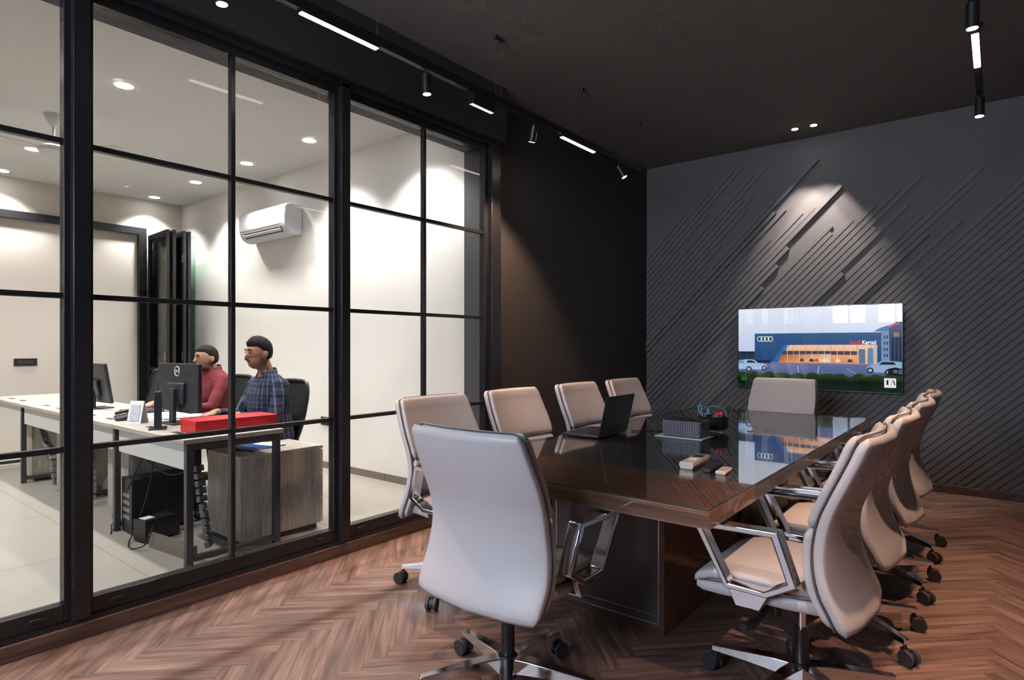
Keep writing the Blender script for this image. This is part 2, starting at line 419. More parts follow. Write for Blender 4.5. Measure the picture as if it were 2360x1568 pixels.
# ------------------------------------------------------------------ parquet floor (herringbone)
fl = struct(MB().box((-3.27, YB-.15, -.06), (XR, YF, -.004)).build('floor', 'subfloor'))
PLX, PLW = .566, .0933
def plank_quads():
    out = []
    X0, Y0 = -2.78, .986
    for j in range(-9, 4):
        for k in range(-60, 80):
            for kind in (0, 1):
                tx, ty = -(PLX+PLW)*j, (PLX-PLW)*j
                if kind == 0: r = (k*PLW+tx, k*PLW+ty, PLX, PLW)
                else: r = (k*PLW+PLX+tx, k*PLW+PLW-PLX+ty, PLW, PLX)
                g = .0004
                pts = [(r[0]+g, r[1]+g), (r[0]+r[2]-g, r[1]+g), (r[0]+r[2]-g, r[1]+r[3]-g), (r[0]+g, r[1]+r[3]-g)]
                # u runs along the plank
                uv = [((a-r[0]), (b-r[1])) if kind == 0 else ((b-r[1]), (a-r[0])) for a, b in pts]
                P = [(X0+q*(a-b), Y0+q*(a+b), u[0], u[1]) for (a, b), u in zip(pts, uv)]
                cxm = sum(p[0] for p in P)/4; cym = sum(p[1] for p in P)/4
                if not (-3.6 < cxm < XR+.4 and -1.2 < cym < YF+.4): continue
                P = clip_poly(P, -3.2, XR-.001, -1.2, YF-.001)
                if len(P) >= 3: out.append(P)
    return out
quads = plank_quads()
def view_area(P):
    cx_ = sum(p[0] for p in P)/len(P); cy_ = sum(p[1] for p in P)/len(P)
    th = math.atan(.8); Z = -math.sin(th)*cx_+math.cos(th)*cy_; X = math.cos(th)*cx_+math.sin(th)*cy_
    if Z < .5: return 0
    u = X/Z*1400; v = 1.3/Z*1400
    if abs(u) > 1260 or v > 860: return 0
    hid = .25 if (-2.1 < cx_ < -.8 and 2.4 < cy_ < 5.0) else 1
    return hid/Z**3
quads.sort(key=view_area, reverse=True)
def plank_object(name, polys, rnd):
    vs_, fs_, uv = [], [], []
    for P in polys:
        n = len(P); o = len(vs_); ru = random.uniform(0, 40) if rnd else 0; rv = random.uniform(0, 40) if rnd else 0
        top = [(p[2]+ru, p[3]+rv) for p in P]
        vs_ += [(p[0], p[1], 0) for p in P] + [(p[0], p[1], -.004) for p in P]
        fs_.append(tuple(range(o, o+n))); uv += top
        for i in range(n):
            j = (i+1) % n; fs_.append((o+i, o+n+i, o+n+j, o+j)); uv += [top[i], top[i], top[j], top[j]]
    me = D.meshes.new(name); me.from_pydata(vs_, [], fs_)
    ul = me.uv_layers.new(name='UVMap'); ul.data.foreach_set('uv', [c for t in uv for c in t])
    bm = bmesh.new(); bm.from_mesh(me); bmesh.ops.recalc_face_normals(bm, faces=bm.faces); bm.to_mesh(me); bm.free()
    me.materials.append(MT['parquet'])
    ob = D.objects.new(name, me); C.objects.link(ob); ob.parent = fl
    return ob
for P in quads[:299]: plank_object('plank', [P], False)
tag(plank_object('parquet', quads[299:], True), kind='stuff')

# ------------------------------------------------------------------ office shell
XB = -9.0; YA = 3.784; YN = -2.55
fo = struct(MB().box((XB-.1, YN-.1, -.05), (-3.27, YA+.1, -.003)).build('floor_office', 'grout'))
for i in range(5):
    for j in range(6):
        x0 = -3.272-1.2*i; y0 = YA-.001-1.2*j
        x1 = max(x0-1.2, XB); y1 = max(y0-1.2, YN)
        if x1 < x0-.05 and y1 < y0-.05:
            MB().box((x1+.0012, y1+.0012, -.003), (x0-.0012, y0-.0012, 0)).build('tile', 'ofloor', fo)
struct(MB().box((XB-.1, YN-.1, ZO), (-3.47, YA+.1, ZO+.1)).build('ceiling_office', 'oceil'))
struct(MB().box((XB-.1, YA, 0), (-3.47, YA+.12, ZO)).build('wall_office_side', 'owall'))
struct(MB().box((XB-.12, YN, 0), (XB, YA, ZO)).build('wall_office_far', 'owallb'))
struct(MB().box((XB-.1, YN-.12, 0), (-3.47, YN, ZO)).build('wall_office_near', 'owall'))
bs = struct(MB().box((XB, YA-.012, 0), (-3.47, YA, .068)).build('baseboard_office', 'oskirt'))
for i in range(5):
    MB().box((-3.48-1.1*(i+1)+.002, YA-.015, 0), (-3.48-1.1*i-.002, YA-.012, .068)).build('tile', 'oskirt', bs)

# ------------------------------------------------------------------ glazed partition: sliding panels
GX = -3.20
def glazed_panel(n, y0, y1):
    root = struct(empty('window_%d' % n, (GX, y0, 0)))
    W = y1-y0; zb, zt = .085, 2.90; st = .04
    MB().box((-.03, 0, zb), (.03, st, zt)).build('stile', 'frame', root, bevel=.002)
    MB().box((-.03, W-st, zb), (.03, W, zt)).build('stile', 'frame', root, bevel=.002)
    br = MB().box((-.03, st, zb), (.03, W-st, .168)).build('bottom_rail', 'frame', root, bevel=.002)
    MB().box((-.03, st, 2.838), (.03, W-st, zt)).build('top_rail', 'frame', root, bevel=.002)
    for yy in (.13, W-.13):
        MB().box((.0302, yy-.035, .125), (.040, yy+.035, .143)).build('latch', 'plastic', br, bevel=.003)
    zr = [.168, .84, 1.515, 2.19, 2.838]; ym = W/2+.012
    for z in zr[1:-1]:
        MB().box((-.018, st, z-.012), (.018, ym-.012, z+.012)).build('muntin', 'frame', root, bevel=.0015)
        MB().box((-.018, ym+.012, z-.012), (.018, W-st, z+.012)).build('muntin', 'frame', root, bevel=.0015)
    MB().box((-.018, ym-.012, .168), (.018, ym+.012, 2.838)).build('muntin', 'frame', root, bevel=.0015)
    for a, b in ((st, ym-.012), (ym+.012, W-st)):
        for i in range(4):
            lo = zr[i]+(.012 if i else 0); hi = zr[i+1]-(.012 if i < 3 else 0)
            MB().box((-.004, a, lo), (.004, b, hi)).build('pane', 'pane', root, smooth=0)
    return root
glazed_panel(1, -.44, .885)
glazed_panel(2, .915, 2.262)
glazed_panel(3, 2.292, 3.66)
for i, (a, b) in enumerate(((.868, .932), (2.245, 2.309))):
    pm = MB().box((-3.17, a, .10), (-3.125, b, 2.92)).build('trim_%d' % (i+3), 'frame', bevel=.003); struct(pm)
t = MB().box((-3.235, 3.66, .085), (-3.13, 3.757, 2.925)).box((-3.165, 3.757, .085), (-3.14, 3.785, 2.94))
struct(t.build('trim_5', 'frame', bevel=.003))
struct(MB().box((-3.235, -.55, 2.905), (-3.13, 3.66, 2.93)).box((-3.17, -.55, 2.88), (-3.125, 3.66, 2.905)).build('trim_6', 'frame', bevel=.002))
struct(MB().box((-3.265, -.55, .0725), (-3.155, 3.70, .084)).box((-3.165, -.55, .084), (-3.158, 3.70, .094)).build('trim_7', 'frame'))
struct(MB().box((-3.235, -.55, .085), (-3.165, -.44, 2.90)).build('trim_8', 'frame'))

# ------------------------------------------------------------------ conference table
TX0, TX1, TY0, TY1, TZ = -2.05, -.735, 1.95, 5.14, .760
tab = thing('conference_table', 'long glossy walnut conference table with dark glass-covered top and two pedestals', 'table', ((TX0+TX1)/2, (TY0+TY1)/2, 0))
ox, oy = (TX0+TX1)/2, (TY0+TY1)/2
hw, hl = (TX1-TX0)/2, (TY1-TY0)/2
zb, zt = TZ-.066, TZ-.006
yj = 2.44-oy
for s in (-1, 1):
    a, b = (-hl, yj) if s < 0 else (-yj, hl)
    eb = MB().box((-hw, a, zb+.003), (hw, b, zt)).build('end_block', 'veneer', tab, bevel=.0015)
    tag(eb, 'glossy brown walnut end section')
    f = a if s < 0 else b
    MB().box((-hw+.001, f-.0012, zb+.004), (hw-.001, f+.0012, zt-.012)).build('edge_band', 'venend', eb)
mid = MB().box((-hw+.004, yj+.001, zb+.003), (hw-.004, -yj-.001, zt)).build('center_section', 'tabmid', tab)
for sx in (-1, 1):
    for a, b in ((yj+.002, -.052), (-.048, -yj-.002)):
        sp = MB().box((sx*hw-.004 if sx > 0 else -hw, a, zb+.004), (hw if sx > 0 else -hw+.004, b, zt-.008)).build('side_panel', 'tabside', mid, bevel=.001)
        xx = sx*hw
        MB().box((min(xx, xx-sx*.002)-.0006, a, zb+.004), (max(xx, xx-sx*.002)+.0006, a+.003, zt-.008)).build('seam_trim', 'steel', mid)
        MB().box((min(xx, xx-sx*.002)-.0006, b-.003, zb+.004), (max(xx, xx-sx*.002)+.0006, b, zt-.008)).build('seam_trim', 'steel', mid)
MB().box((-hw+.001, -hl+.001, zb), (hw-.001, hl-.001, zb+.003)).build('bottom_trim', 'steel', tab)
gs_ = MB().box((-hw+.003, -hl+.003, zt+.0004), (hw-.003, hl-.003, TZ)).build('glass_sheet', 'tglass', tab)
for nm, lo, hi in (('x', (-hw+.0015, -hl+.0015, zt+.0005), (hw-.0015, -hl+.003, TZ-.0003)), ('x', (-hw+.0015, hl-.003, zt+.0005), (hw-.0015, hl-.0015, TZ-.0003)), ('y', (-hw+.0015, -hl+.003, zt+.0005), (-hw+.003, hl-.003, TZ-.0003)), ('y', (hw-.003, -hl+.003, zt+.0005), (hw-.0015, hl-.003, TZ-.0003))):
    MB().box(lo, hi).build('glass_edge', 'tgedge', gs_)
for s in (-1, 1):
    y0, y1 = (2.53-oy, 3.50-oy) if s < 0 else (-3.50+oy, -2.53+oy)
    px0, px1 = -1.76-ox, -1.158-ox
    pd = MB().box((px0, y0, 0), (px1, y1, zb)).build('pedestal', 'veneer', tab, bevel=.002)
    fy = y0 if s < 0 else y1
    e = -.002 if s < 0 else .002
    # face: steel outline, grey leatherette inset
    def bar(x0, x1, z0, z1, d, name, m):
        return MB().box((x0, min(fy, fy+d), z0), (x1, max(fy, fy+d), z1)).build(name, m, pd)
    for x0, x1, z0, z1 in ((px0+.022, px1-.022, .045, .051), (px0+.022, px1-.022, zb-.012, zb-.006), (px0+.022, px0+.028, .051, zb-.012), (px1-.028, px1-.022, .051, zb-.012)):
        bar(x0, x1, z0, z1, e*2, 'inlay_trim', 'steel')
    bar(px0, px1, .002, .045, e*.6, 'edge_band', 'venend'); bar(px1-.022, px1, .045, zb, e*.6, 'edge_band', 'venend'); bar(px0, px0+.022, .045, zb, e*.6, 'edge_band', 'venend')
    bar(px0+.028, px1-.028, .051, zb-.012, e*.8, 'inset_panel', 'panel')
    bar(px0+.028, px1-.028, .084, .087, e*1.6, 'inlay_trim', 'steel')

# ------------------------------------------------------------------ conference chairs
def srnd(c, p): return math.copysign(abs(c)**p, c)
def pad_back(prof, kx, n=28, p=.42):
    """prof: (z, y centre, half width, thickness)"""
    rings = []
    for z, y, hw_, th in prof:
        rg = []
        for i in range(n):
            a = 2*PI*i/n
            x = hw_*srnd(math.cos(a), p); f = th/2*srnd(math.sin(a), p)
            rg.append((x, y+f+kx*x*x, z))
        rings.append(rg)
    return MB().loft(rings)
def interp(tbl, z):
    n = len(tbl)
    if z <= tbl[0][0]: return list(tbl[0][1:])
    if z >= tbl[-1][0]: return list(tbl[-1][1:])
    i = max(k_ for k_ in range(n-1) if tbl[k_][0] <= z)
    t = (z-tbl[i][0])/(tbl[i+1][0]-tbl[i][0])
    p0, p1, p2, p3 = tbl[max(i-1, 0)], tbl[i], tbl[i+1], tbl[min(i+2, n-1)]
    return [.5*(2*p1[j]+(p2[j]-p0[j])*t+(2*p0[j]-5*p1[j]+4*p2[j]-p3[j])*t*t+(3*p1[j]-p0[j]-3*p2[j]+p3[j])*t**3) for j in range(1, len(p1))]
# spine: z, y of the back's front face centre-line, half width
SP = [(.37, -.212, .272), (.42, -.200, .281), (.50, -.163, .284), (.58, -.142, .276), (.66, -.138, .267), (.74, -.155, .268), (.82, -.188, .270), (.90, -.222, .264), (.97, -.248, .256), (1.01, -.262, .250)]
def back_layer(z0, z1, off, th, shrink, kx=.6, p=.42):
    prof = []
    m = 40
    for i in range(m+1):
        t = i/m; z = z0+(z1-z0)*t
        y, hw_ = interp(SP, z)
        e = min(t, 1-t)*(z1-z0)
        r = .026
        k_ = 1 if e > r else math.sqrt(max(0, 1-((r-e)/r)**2))*.85+.15
        prof.append((z, y+off, (hw_-shrink)*(1 if e > .03 else .955+.045*math.sin(PI/2*e/.03)), th*k_))
    return pad_back(prof, kx, 40, p)
def offset_poly(poly, d):
    n = len(poly); out = []
    ar = sum(poly[i][0]*poly[(i+1) % n][1]-poly[(i+1) % n][0]*poly[i][1] for i in range(n))
    sg = 1 if ar > 0 else -1
    ls = []
    for i in range(n):
        a = Vector(poly[i]); b = Vector(poly[(i+1) % n]); e = (b-a).normalized(); nn = Vector((-e.y, e.x))*sg
        dd = d[i] if isinstance(d, (list, tuple)) else d
        ls.append((a+nn*dd, e))
    for i in range(n):
        (p, e), (p2, e2) = ls[i-1], ls[i]
        cr = e.x*e2.y-e.y*e2.x
        t_ = ((p2-p).x*e2.y-(p2-p).y*e2.x)/cr
        r = p+e*t_; out.append((r.x, r.y))
    return out
def star_base(root, rot, mleg, R=.318):
    MB().lathe([(.010, .055), (.036, .058), (.040, .075), (.038, .135), (.034, .14), (.010, .14)]).build('hub', 'plastic' if mleg == 'plastic' else 'black', root)
    for i in range(5):
        a = rot + i*2*PI/5
        Rm = Matrix.Rotation(a, 4, 'Z')
        leg = MB()
        secs = [(.030, .030, .080, .136), (.09, .028, .083, .134), (.20, .022, .084, .120), (.30, .0165, .082, .106), (R+.012, .0155, .081, .103)]
        leg.loft([[Rm @ Vector(p) for p in ((r, -w_, z0), (r, w_, z0), (r, w_*.9, z1), (r, -w_*.9, z1))] for r, w_, z0, z1 in secs])
        lo = leg.build('base_leg', mleg, root, bevel=.003)
        cst = MB()
        th = a + random.uniform(-.9, .9)
        dv = Vector((math.cos(th), math.sin(th), 0)); sv = Vector((-dv.y, dv.x, 0))
        c0 = Rm @ Vector((R, 0, 0)); cc = c0 + dv*.018 + Vector((0, 0, .031))
        cst.cyl(c0+Vector((0, 0, .060)), c0+Vector((0, 0, .083)), .007, n=10)
        cst.cyl(cc-sv*.011, cc+sv*.011, .024, n=16)
        cst.box((-.012, -.011, .03), (.024, .011, .064), 0, Matrix.Translation((c0.x, c0.y, 0)) @ Matrix.Rotation(th, 4, 'Z'))
        for sg in (-1, 1):
            cst.cyl(cc+sv*sg*.012, cc+sv*sg*.027, .031, n=24)
            cst.cyl(cc+sv*sg*.015, cc+sv*sg*.020, .0318, n=24, mi=1)
        cst.build('caster', ['wheel', 'tread'], lo)
def make_chair():
    root = empty('conference_chair')
    star_base(root, PI/2, 'chrome')
    MB().cyl((0,0,.13), (0,0,.265), .027, .025, 20).build('column_sleeve', 'black', root)
    MB().cyl((0,0,.265), (0,0,.345), .0145, n=16).build('gas_piston', 'chrome', root)
    mech = MB().loft([[(x*sx, y, z) for x, z in ((-1, .352), (1, .352), (1.25, .402), (-1.25, .402))] for y, sx in ((-.11, .05), (-.02, .075), (.10, .06), (.13, .05))])
    mo = mech.build('tilt_mechanism', 'plastic', root, bevel=.006)
    MB().tube([(-.06, .05, .385), (-.15, .07, .375), (-.20, .085, .345), (-.245, .10, .335), (-.30, .11, .338)], [.009, .009, .011, .016, .014], 10).build('lever', 'plastic', mo)
    kn = MB(); pts = []
    for i in range(28):
        r = .030 if i % 2 else .027; pts.append((r*math.cos(2*PI*i/28), r*math.sin(2*PI*i/28)))
    kn.prism(pts, .285, .355, lambda a, b, h: (a, b+.10, h)); kn.build('tension_knob', 'plastic', mo, smooth=20)
    # seat: lower pad and upper cushion with piping between
    def seat_layer(rows, n=28, p=.40):
        rings = []
        for y, zc, hw_, th in rows:
            rings.append([(hw_*srnd(math.cos(2*PI*i/n), p), y, zc+th/2*srnd(math.sin(2*PI*i/n), p)-.10*(hw_*math.cos(2*PI*i/n))**2*0) for i in range(n)])
        return MB().loft(rings)
    low = [(-.150,.440,.18,.02),(-.145,.440,.225,.045),(-.12,.438,.243,.06),(-.02,.436,.252,.062),(.12,.434,.254,.062),(.22,.428,.252,.058),(.275,.424,.246,.05),(.300,.424,.236,.035),(.308,.425,.21,.015)]
    st_ = seat_layer(low).build('seat_pan', 'leather', root, smooth=60)
    up = [(-.145,.482,.17,.012),(-.135,.483,.215,.03),(-.10,.484,.238,.042),(-.02,.483,.249,.046),(.10,.484,.252,.046),(.19,.482,.250,.046),(.25,.472,.246,.046),(.290,.455,.238,.044),(.312,.440,.226,.034),(.320,.432,.20,.014)]
    seat_layer(up).build('seat_cushion', 'leather', root, smooth=60)
    pp = []
    for y, x in ((-.13, .226), (-.05, .247), (.06, .253), (.16, .253), (.24, .248), (.29, .236)): pp.append((x, y, .4615 if y < .2 else .4615-(y-.2)*.22))
    full = pp + [(-x, y, z) for x, y, z in pp[::-1]]
    MB().tube(full, .003, 6).build('seat_piping', 'piping', root)
    # back: rear shell, piping groove, front cushions
    bk = back_layer(.380, 1.008, -.022, .040, 0, p=.24).build('backrest_shell', 'leather', root, smooth=60)
    back_layer(.398, .703, .016, .036, .004, p=.3).build('lumbar_cushion', 'leather', root, smooth=60)
    back_layer(.706, 1.012, .016, .036, .004, p=.3).build('backrest_cushion', 'leather', root, smooth=60)
    pts = []
    for i in range(25):
        z = .395+.605*i/24; y, hw_ = interp(SP, z); pts.append((hw_-.0015, y-.002+.6*hw_*hw_, z))
    top = []
    for i in range(1, 12):
        x = pts[-1][0]*(1-2*i/12); y, _ = interp(SP, 1.0); top.append((x, y-.002+.6*x*x, 1.011))
    MB().tube(pts+top+[(-x, y, z) for x, y, z in pts[::-1]], .003, 6).build('back_piping', 'piping', bk)
    # arms: closed polished loop each side, tab running under the seat
    poly = [(.278,.684), (-.012,.692), (-.066,.520), (.030,.462), (.170,.464)]
    inner = offset_poly(poly, [.022, .030, .022, .020, .022])
    for s in (-1, 1):
        a0, a1 = (.260, .314)
        m = MB()
        n = len(poly)
        sl = lambda z: .018*(z-.46)/.22          # the loop leans outwards
        X = lambda x, z: s*(x+sl(z))
        V_ = [];
        for px_, pl in ((a0, poly), (a1, poly), (a0, inner), (a1, inner)):
            V_ += [(X(px_, z), y, z) for y, z in pl]
        F_ = []
        for i in range(n):
            j = (i+1) % n
            F_ += [(i, j, n+j, n+i), (2*n+i, 3*n+i, 3*n+j, 2*n+j), (i, 2*n+i, 2*n+j, j), (n+i, n+j, 3*n+j, 3*n+i)]
        m.add(V_, F_)
        arm = m.build('armrest', 'chrome', root, bevel=.005)
        tb = MB().prism([(.172,.466), (.030,.464), (.062,.402), (.142,.400)], .262, .285, lambda y, z, h: (s*h, y, z))
        tb.box((min(s*.05, s*.28), .065, .398), (max(s*.05, s*.28), .138, .408))
        tb.build('arm_bracket', 'chrome', arm, bevel=.003)
    return root
ch = make_chair()
chairs = [
 ((-.562, 2.40), PI/2, 'grey leather conference chair nearest the camera on the right side of the table'),
 ((-.556, 3.12), PI/2, 'second grey leather conference chair on the right side, behind the nearest one'),
 ((-.552, 3.88), PI/2, 'third grey leather conference chair on the right side of the table'),
 ((-.565, 4.60), PI/2, 'farthest grey leather conference chair on the right, closest to the slatted wall'),
 ((-2.27, 2.40), -PI/2, 'grey leather conference chair on the left side, partly behind the near head chair'),
 ((-2.27, 3.12), -PI/2, 'second grey leather conference chair on the left, between glass partition and table'),
 ((-2.27, 3.90), -PI/2, 'third grey leather conference chair on the left, behind the open laptop'),
 ((-2.27, 4.63), -PI/2, 'farthest grey leather conference chair on the left, near the room corner'),
 ((-1.438, 1.772), math.radians(1), 'grey leather conference chair at the near end of the table, seen from behind'),
 ((-1.43, 5.30), PI, 'grey leather conference chair at the far head of the table, below the television'),
]
for i, ((x, y), r, lb) in enumerate(chairs):
    o = ch if i == 0 else copy_tree(ch)
    o.location = (x, y, 0); o.rotation_euler = (0, 0, r + random.uniform(-.015, .015))
    tag(o, lb, 'chair', 'conference chairs around the table')

# ------------------------------------------------------------------ things on the table
TT = TZ
lp = thing('laptop', 'open black laptop standing on the left part of the glass table', 'laptop', (-1.79, 3.20, TT), math.radians(-88))
# local: screen hinge along X at y=0, keyboard towards -Y
MB().box((-.18, -.245, .002), (.18, .0, .018)).build('keyboard_deck', 'plastic', lp, bevel=.004)
kd = lp.children[0]
for r in range(5):
    for c in range(13):
        MB().box((-.155+c*.0235, -.055-r*.0205, .018), (-.155+c*.0235+.020, -.055-r*.0205+.0165, .0196)).build('key', 'mon', kd)
MB().box((-.05, -.232, .0175), (.05, -.172, .0186)).build('touchpad', 'mon', kd)
Ml = Matrix.Translation((0, .002, .016)) @ Matrix.Rotation(math.radians(-13), 4, 'X')
ld = MB().box((-.18, -.004, 0), (.18, .004, .232), 0, Ml).build('lid', 'plastic', lp, bevel=.003)
MB().box((-.168, -.0052, .015), (.168, -.0042, .222), 0, Ml).build('screen', 'black', ld)
_cb = (MB().tube([(-1.775, 3.40, TT+.006), (-1.68, 3.50, TT+.004), (-1.58, 3.56, TT+.004), (-1.50, 3.58, TT+.004), (-1.42, 3.66, TT+.004)], .003, 6).build('charging_cable', 'cable')); adopt(_cb, lp)
tr = thing('tray', 'thin white tray under the black woven box', 'tray', (-1.445, 3.435, TT))
MB().box((-.145, -.10, 0), (.145, .09, .004)).build('tray_plate', 'paper', tr, bevel=.0015)
bx_ = thing('tissue_box', 'black and grey woven tissue box on the glass table', 'box', (-1.437, 3.44, TT+.004))
MB().box((-.112, -.075, 0), (.112, .075, .096)).build('box_body', 'weave', bx_, bevel=.004)
bb = bx_.children[0]
MB().prism([(.05*math.cos(a*PI/8), .018*math.sin(a*PI/8)) for a in range(16)], .0955, .0972, lambda a, b, h: (a, b, h)).build('slot', 'black', bx_)
cell = MB()
for sx_, fn in ((0, None),):
    for r in range(8):
        for c in range(16):
            x = -.105+c*.014; z = .006+r*.0112
            d = .004 if (r+c) % 2 else .0025
            cell.box((x-.0058, -.075-d, z-.0044+.0044), (x+.0058, -.0745, z+.0092))
        for c in range(10):
            y = -.066+c*.0145; z = .006+r*.0112
            d = .004 if (r+c) % 2 else .0025
            cell.box((.1145-.002, y-.0058, z), (.112+d, y+.0058, z+.0092))
cell.build('weave', 'weaveg', bx_, smooth=0)['kind'] = 'stuff'
pb = thing('pen_basket', 'black woven pen basket with arched handle on brass stand', 'basket', (-1.39, 3.76, TT))
body = MB()
prof = [(.058, .016), (.066, .020), (.072, .09), (.074, .094), (.070, .094), (.064, .024)]
body.loft([[(r*1.18*math.cos(2*PI*k/24), r*math.sin(2*PI*k/24), z) for k in range(24)] for r, z in prof])
body.build('basket_body', 'weave', pb)
ring = MB()
for z in (.03, .045, .06, .075, .09):
    ring.tube([(.0745*1.18*math.cos(2*PI*k/32)*(1+.02*(k % 2)), .0745*math.sin(2*PI*k/32)*(1+.02*(k % 2)), z) for k in range(32)], .0035, 6, close=True)
ring.build('weave', 'weave', pb)['kind'] = 'stuff'
MB().tube([(.082*math.cos(PI*k/14)*1.0, 0, .092+.062*math.sin(PI*k/14)**.7) for k in range(15)], .0055, 8).build('handle', 'weaveg', pb)
MB().tube([(-.085, -.07, .004), (.085, -.07, .004), (.085, .07, .004), (-.085, .07, .004)], .0028, 6, close=True).tube([(-.085, -.05, .014), (.085, -.05, .014)], .0022, 6).tube([(.05, -.07, .004), (.085, -.02, .016)], .002, 6).build('stand', 'gold', pb)
sci = thing('scissors', 'scissors with cyan handles standing in the pen basket', 'scissors', (-1.45, 3.745, TT+.03))
MB().tube([(-.01+.010*math.cos(2*PI*k/12)-.012, .0, .105+.026*math.sin(2*PI*k/12)) for k in range(12)], .0045, 6, close=True).build('handle', 'cyan', sci)
MB().tube([(.025+.007*math.cos(2*PI*k/12), .01, .090+.018*math.sin(2*PI*k/12)) for k in range(12)], .004, 6, close=True).build('handle', 'cyan', sci)
MB().box((-.012, -.002, 0), (.000, .002, .085)).box((.004, .003, 0), (.016, .006, .08)).build('blade', 'steel', sci)
for i, (dx, dy, lx) in enumerate(((.012, -.03, .01), (.030, -.02, .012))):
    e = thing('pink_pencil', ['pencil with round pink topper, left one in the pen basket', 'pencil with round pink topper, right one in the pen basket'][i], 'pencil', (-1.37+dx, 3.74+dy, TT+.026))
    MB().cyl((0,0,0), (lx, 0, .085), .0035, n=8).build('shaft', 'pink', e); MB().sphere((lx, 0, .088), .012, 12, 8).build('topper', 'pink', e)
e = thing('pen', 'black pen with red tip leaning out of the pen basket', 'pen', (-1.345, 3.79, TT+.026))
MB().cyl((0,0,0), (.045, .02, .13), .0038, n=8).build('barrel', 'plastic', e); MB().cyl((.045, .02, .13), (.051, .0225, .147), .0038, .002, 8).build('cap', 'pink', e)
def remote(name, label, c, rz, L, W_, H_, m, md, keys):
    t_ = thing(name, label, 'remote', (c[0], c[1], TT), rz)
    MB().loft([[(x*W_/2, y, z) for x, z in ((-.8, 0), (.8, 0), (1, H_*.55), (.9, H_), (-.9, H_), (-1, H_*.55))] for y in (-L/2, L/2)]).build('body', m, t_, bevel=.002)
    if keys == 'lcd':
        MB().box((-W_*.36, L*.10, H_), (W_*.36, L*.40, H_+.0008)).build('display', md, t_)
        for r in range(3): MB().box((-W_*.25, -L*.05-r*.018, H_), (W_*.25, -L*.05-r*.018+.009, H_+.0015)).build('button', 'white', t_)
    else:
        for r in range(4):
            for c_ in (-1, 0, 1): MB().box((c_*W_*.28-.004, -L*.35+r*L*.2, H_), (c_*W_*.28+.004, -L*.35+r*L*.2+.006, H_+.0012)).build('button', md, t_)
remote('ac_remote', 'cream white air conditioner remote with small display on the table', (-1.065, 2.65), math.radians(4), .24, .065, .030, 'cream', 'dsteel', 'lcd')
remote('television_remote', 'black remote lying between the two pale remotes', (-.970, 2.61), math.radians(3), .19, .042, .018, 'plastic', 'mon', 'k')
remote('small_remote', 'small cream remote with dark buttons nearest the table edge', (-.905, 2.565), math.radians(6), .115, .045, .014, 'cream', 'plastic', 'k')

# ------------------------------------------------------------------ television
TVX0, TVX1, TVZ0, TVZ1, TVY = -2.145, -.670, .85, 1.68, 6.495
tv = thing('television', 'large flat television on the slatted wall showing a car showroom', 'television', ((TVX0+TVX1)/2, TVY, TVZ0))
TW, THH = TVX1-TVX0, TVZ1-TVZ0
MB().box((-TW/2+.004, .004, .004), (TW/2-.004, .034, THH-.004)).build('housing', 'plastic', tv, bevel=.004)
MB().box((-.3, .034, .2), (.3, .048, .6)).build('wall_mount', 'black', tv)
for lo, hi in (((-TW/2, -.004, 0), (TW/2, .008, .012)), ((-TW/2, -.004, THH-.007), (TW/2, .008, THH)), ((-TW/2, -.004, .012), (-TW/2+.007, .008, THH-.007)), ((TW/2-.007, -.004, .012), (TW/2, .008, THH-.007))):
    MB().box(lo, hi).build('bezel', 'bezel', tv, bevel=.002)
# picture: flat coloured shapes, vertex coloured, emitting
pic_v, pic_f, pic_c = [], [], []
layer = [0]
def SRGB(h):
    f = lambda c: c/12.92 if c <= .04045 else ((c+.055)/1.055)**2.4
    return tuple(f(c/255) for c in h)
def shape(pts, cols):
    """pts in screen units (0..1 right, 0..1 up), one colour or one per point"""
    layer[0] += 1; y = .0040 - layer[0]*.00003
    o = len(pic_v); sx0, sz0 = -TW/2+.008, .013; sw, sh = TW-.016, THH-.021
    for u, v in pts:
        u = min(1, max(0, u)); v = min(1, max(0, v))
        pic_v.append((sx0+u*sw, y, sz0+v*sh))
    pic_f.append(tuple(range(o, o+len(pts))))
    if isinstance(cols[0], (int, float)): cols = [cols]*len(pts)
    pic_c.extend(SRGB(c) for c in cols)
def rect(u0, v0, u1, v1, c, ct=None): shape([(u0, v0), (u1, v0), (u1, v1), (u0, v1)], [c, c, ct or c, ct or c])
rect(0, .44, 1, 1, (200, 214, 245), (238, 243, 255))
rect(0, .33, .115, .44, (40, 62, 95), (25, 38, 60)); rect(0, .44, .115, .455, (18, 24, 34))
rect(0, .15, 1, .335, (70, 90, 140), (110, 118, 165))
shape([(.885, .32), (.885, .735), (.94, .77), (.94, .32)], (120, 150, 190))
shape([(.845, .69), (.885, .735), (.94, .77), (.935, .70)], (85, 120, 170))
shape([(.935, .32), (.93, .72), (.945, .765), (1, .835), (1, .32)], (55, 70, 105))
for i in range(4):
    for j in range(2): rect(.903+.014*j, .40+.07*i, .911+.014*j, .435+.07*i, (45, 62, 95))
for i in range(3): rect(.945+.02*i, .36, .957+.02*i, .62, (32, 42, 66)); 
rect(.955, .63, .985, .68, (150, 120, 110))
rect(.113, .325, .889, .683, (38, 72, 125), (48, 92, 140))
rect(.113, .53, .889, .545, (55, 92, 150))
for i in range(6): rect(.36+.0*i, .555+.02*i, .889, .560+.02*i, (44, 84, 132))
shape([(.271, .315), (.344, .537), (.867, .541), (.867, .315)], [(225, 130, 70), (255, 205, 165), (255, 215, 180), (240, 150, 95)])
shape([(.235, .315), (.271, .315), (.344, .537), (.31, .537), (.285, .49)], [(48, 110, 190), (48, 110, 190), (70, 135, 205), (48, 100, 170), (45, 95, 165)])
shape([(.292, .42), (.308, .465), (.77, .465), (.77, .42)], [(88, 66, 72), (88, 66, 72), (70, 58, 70), (110, 76, 70)])
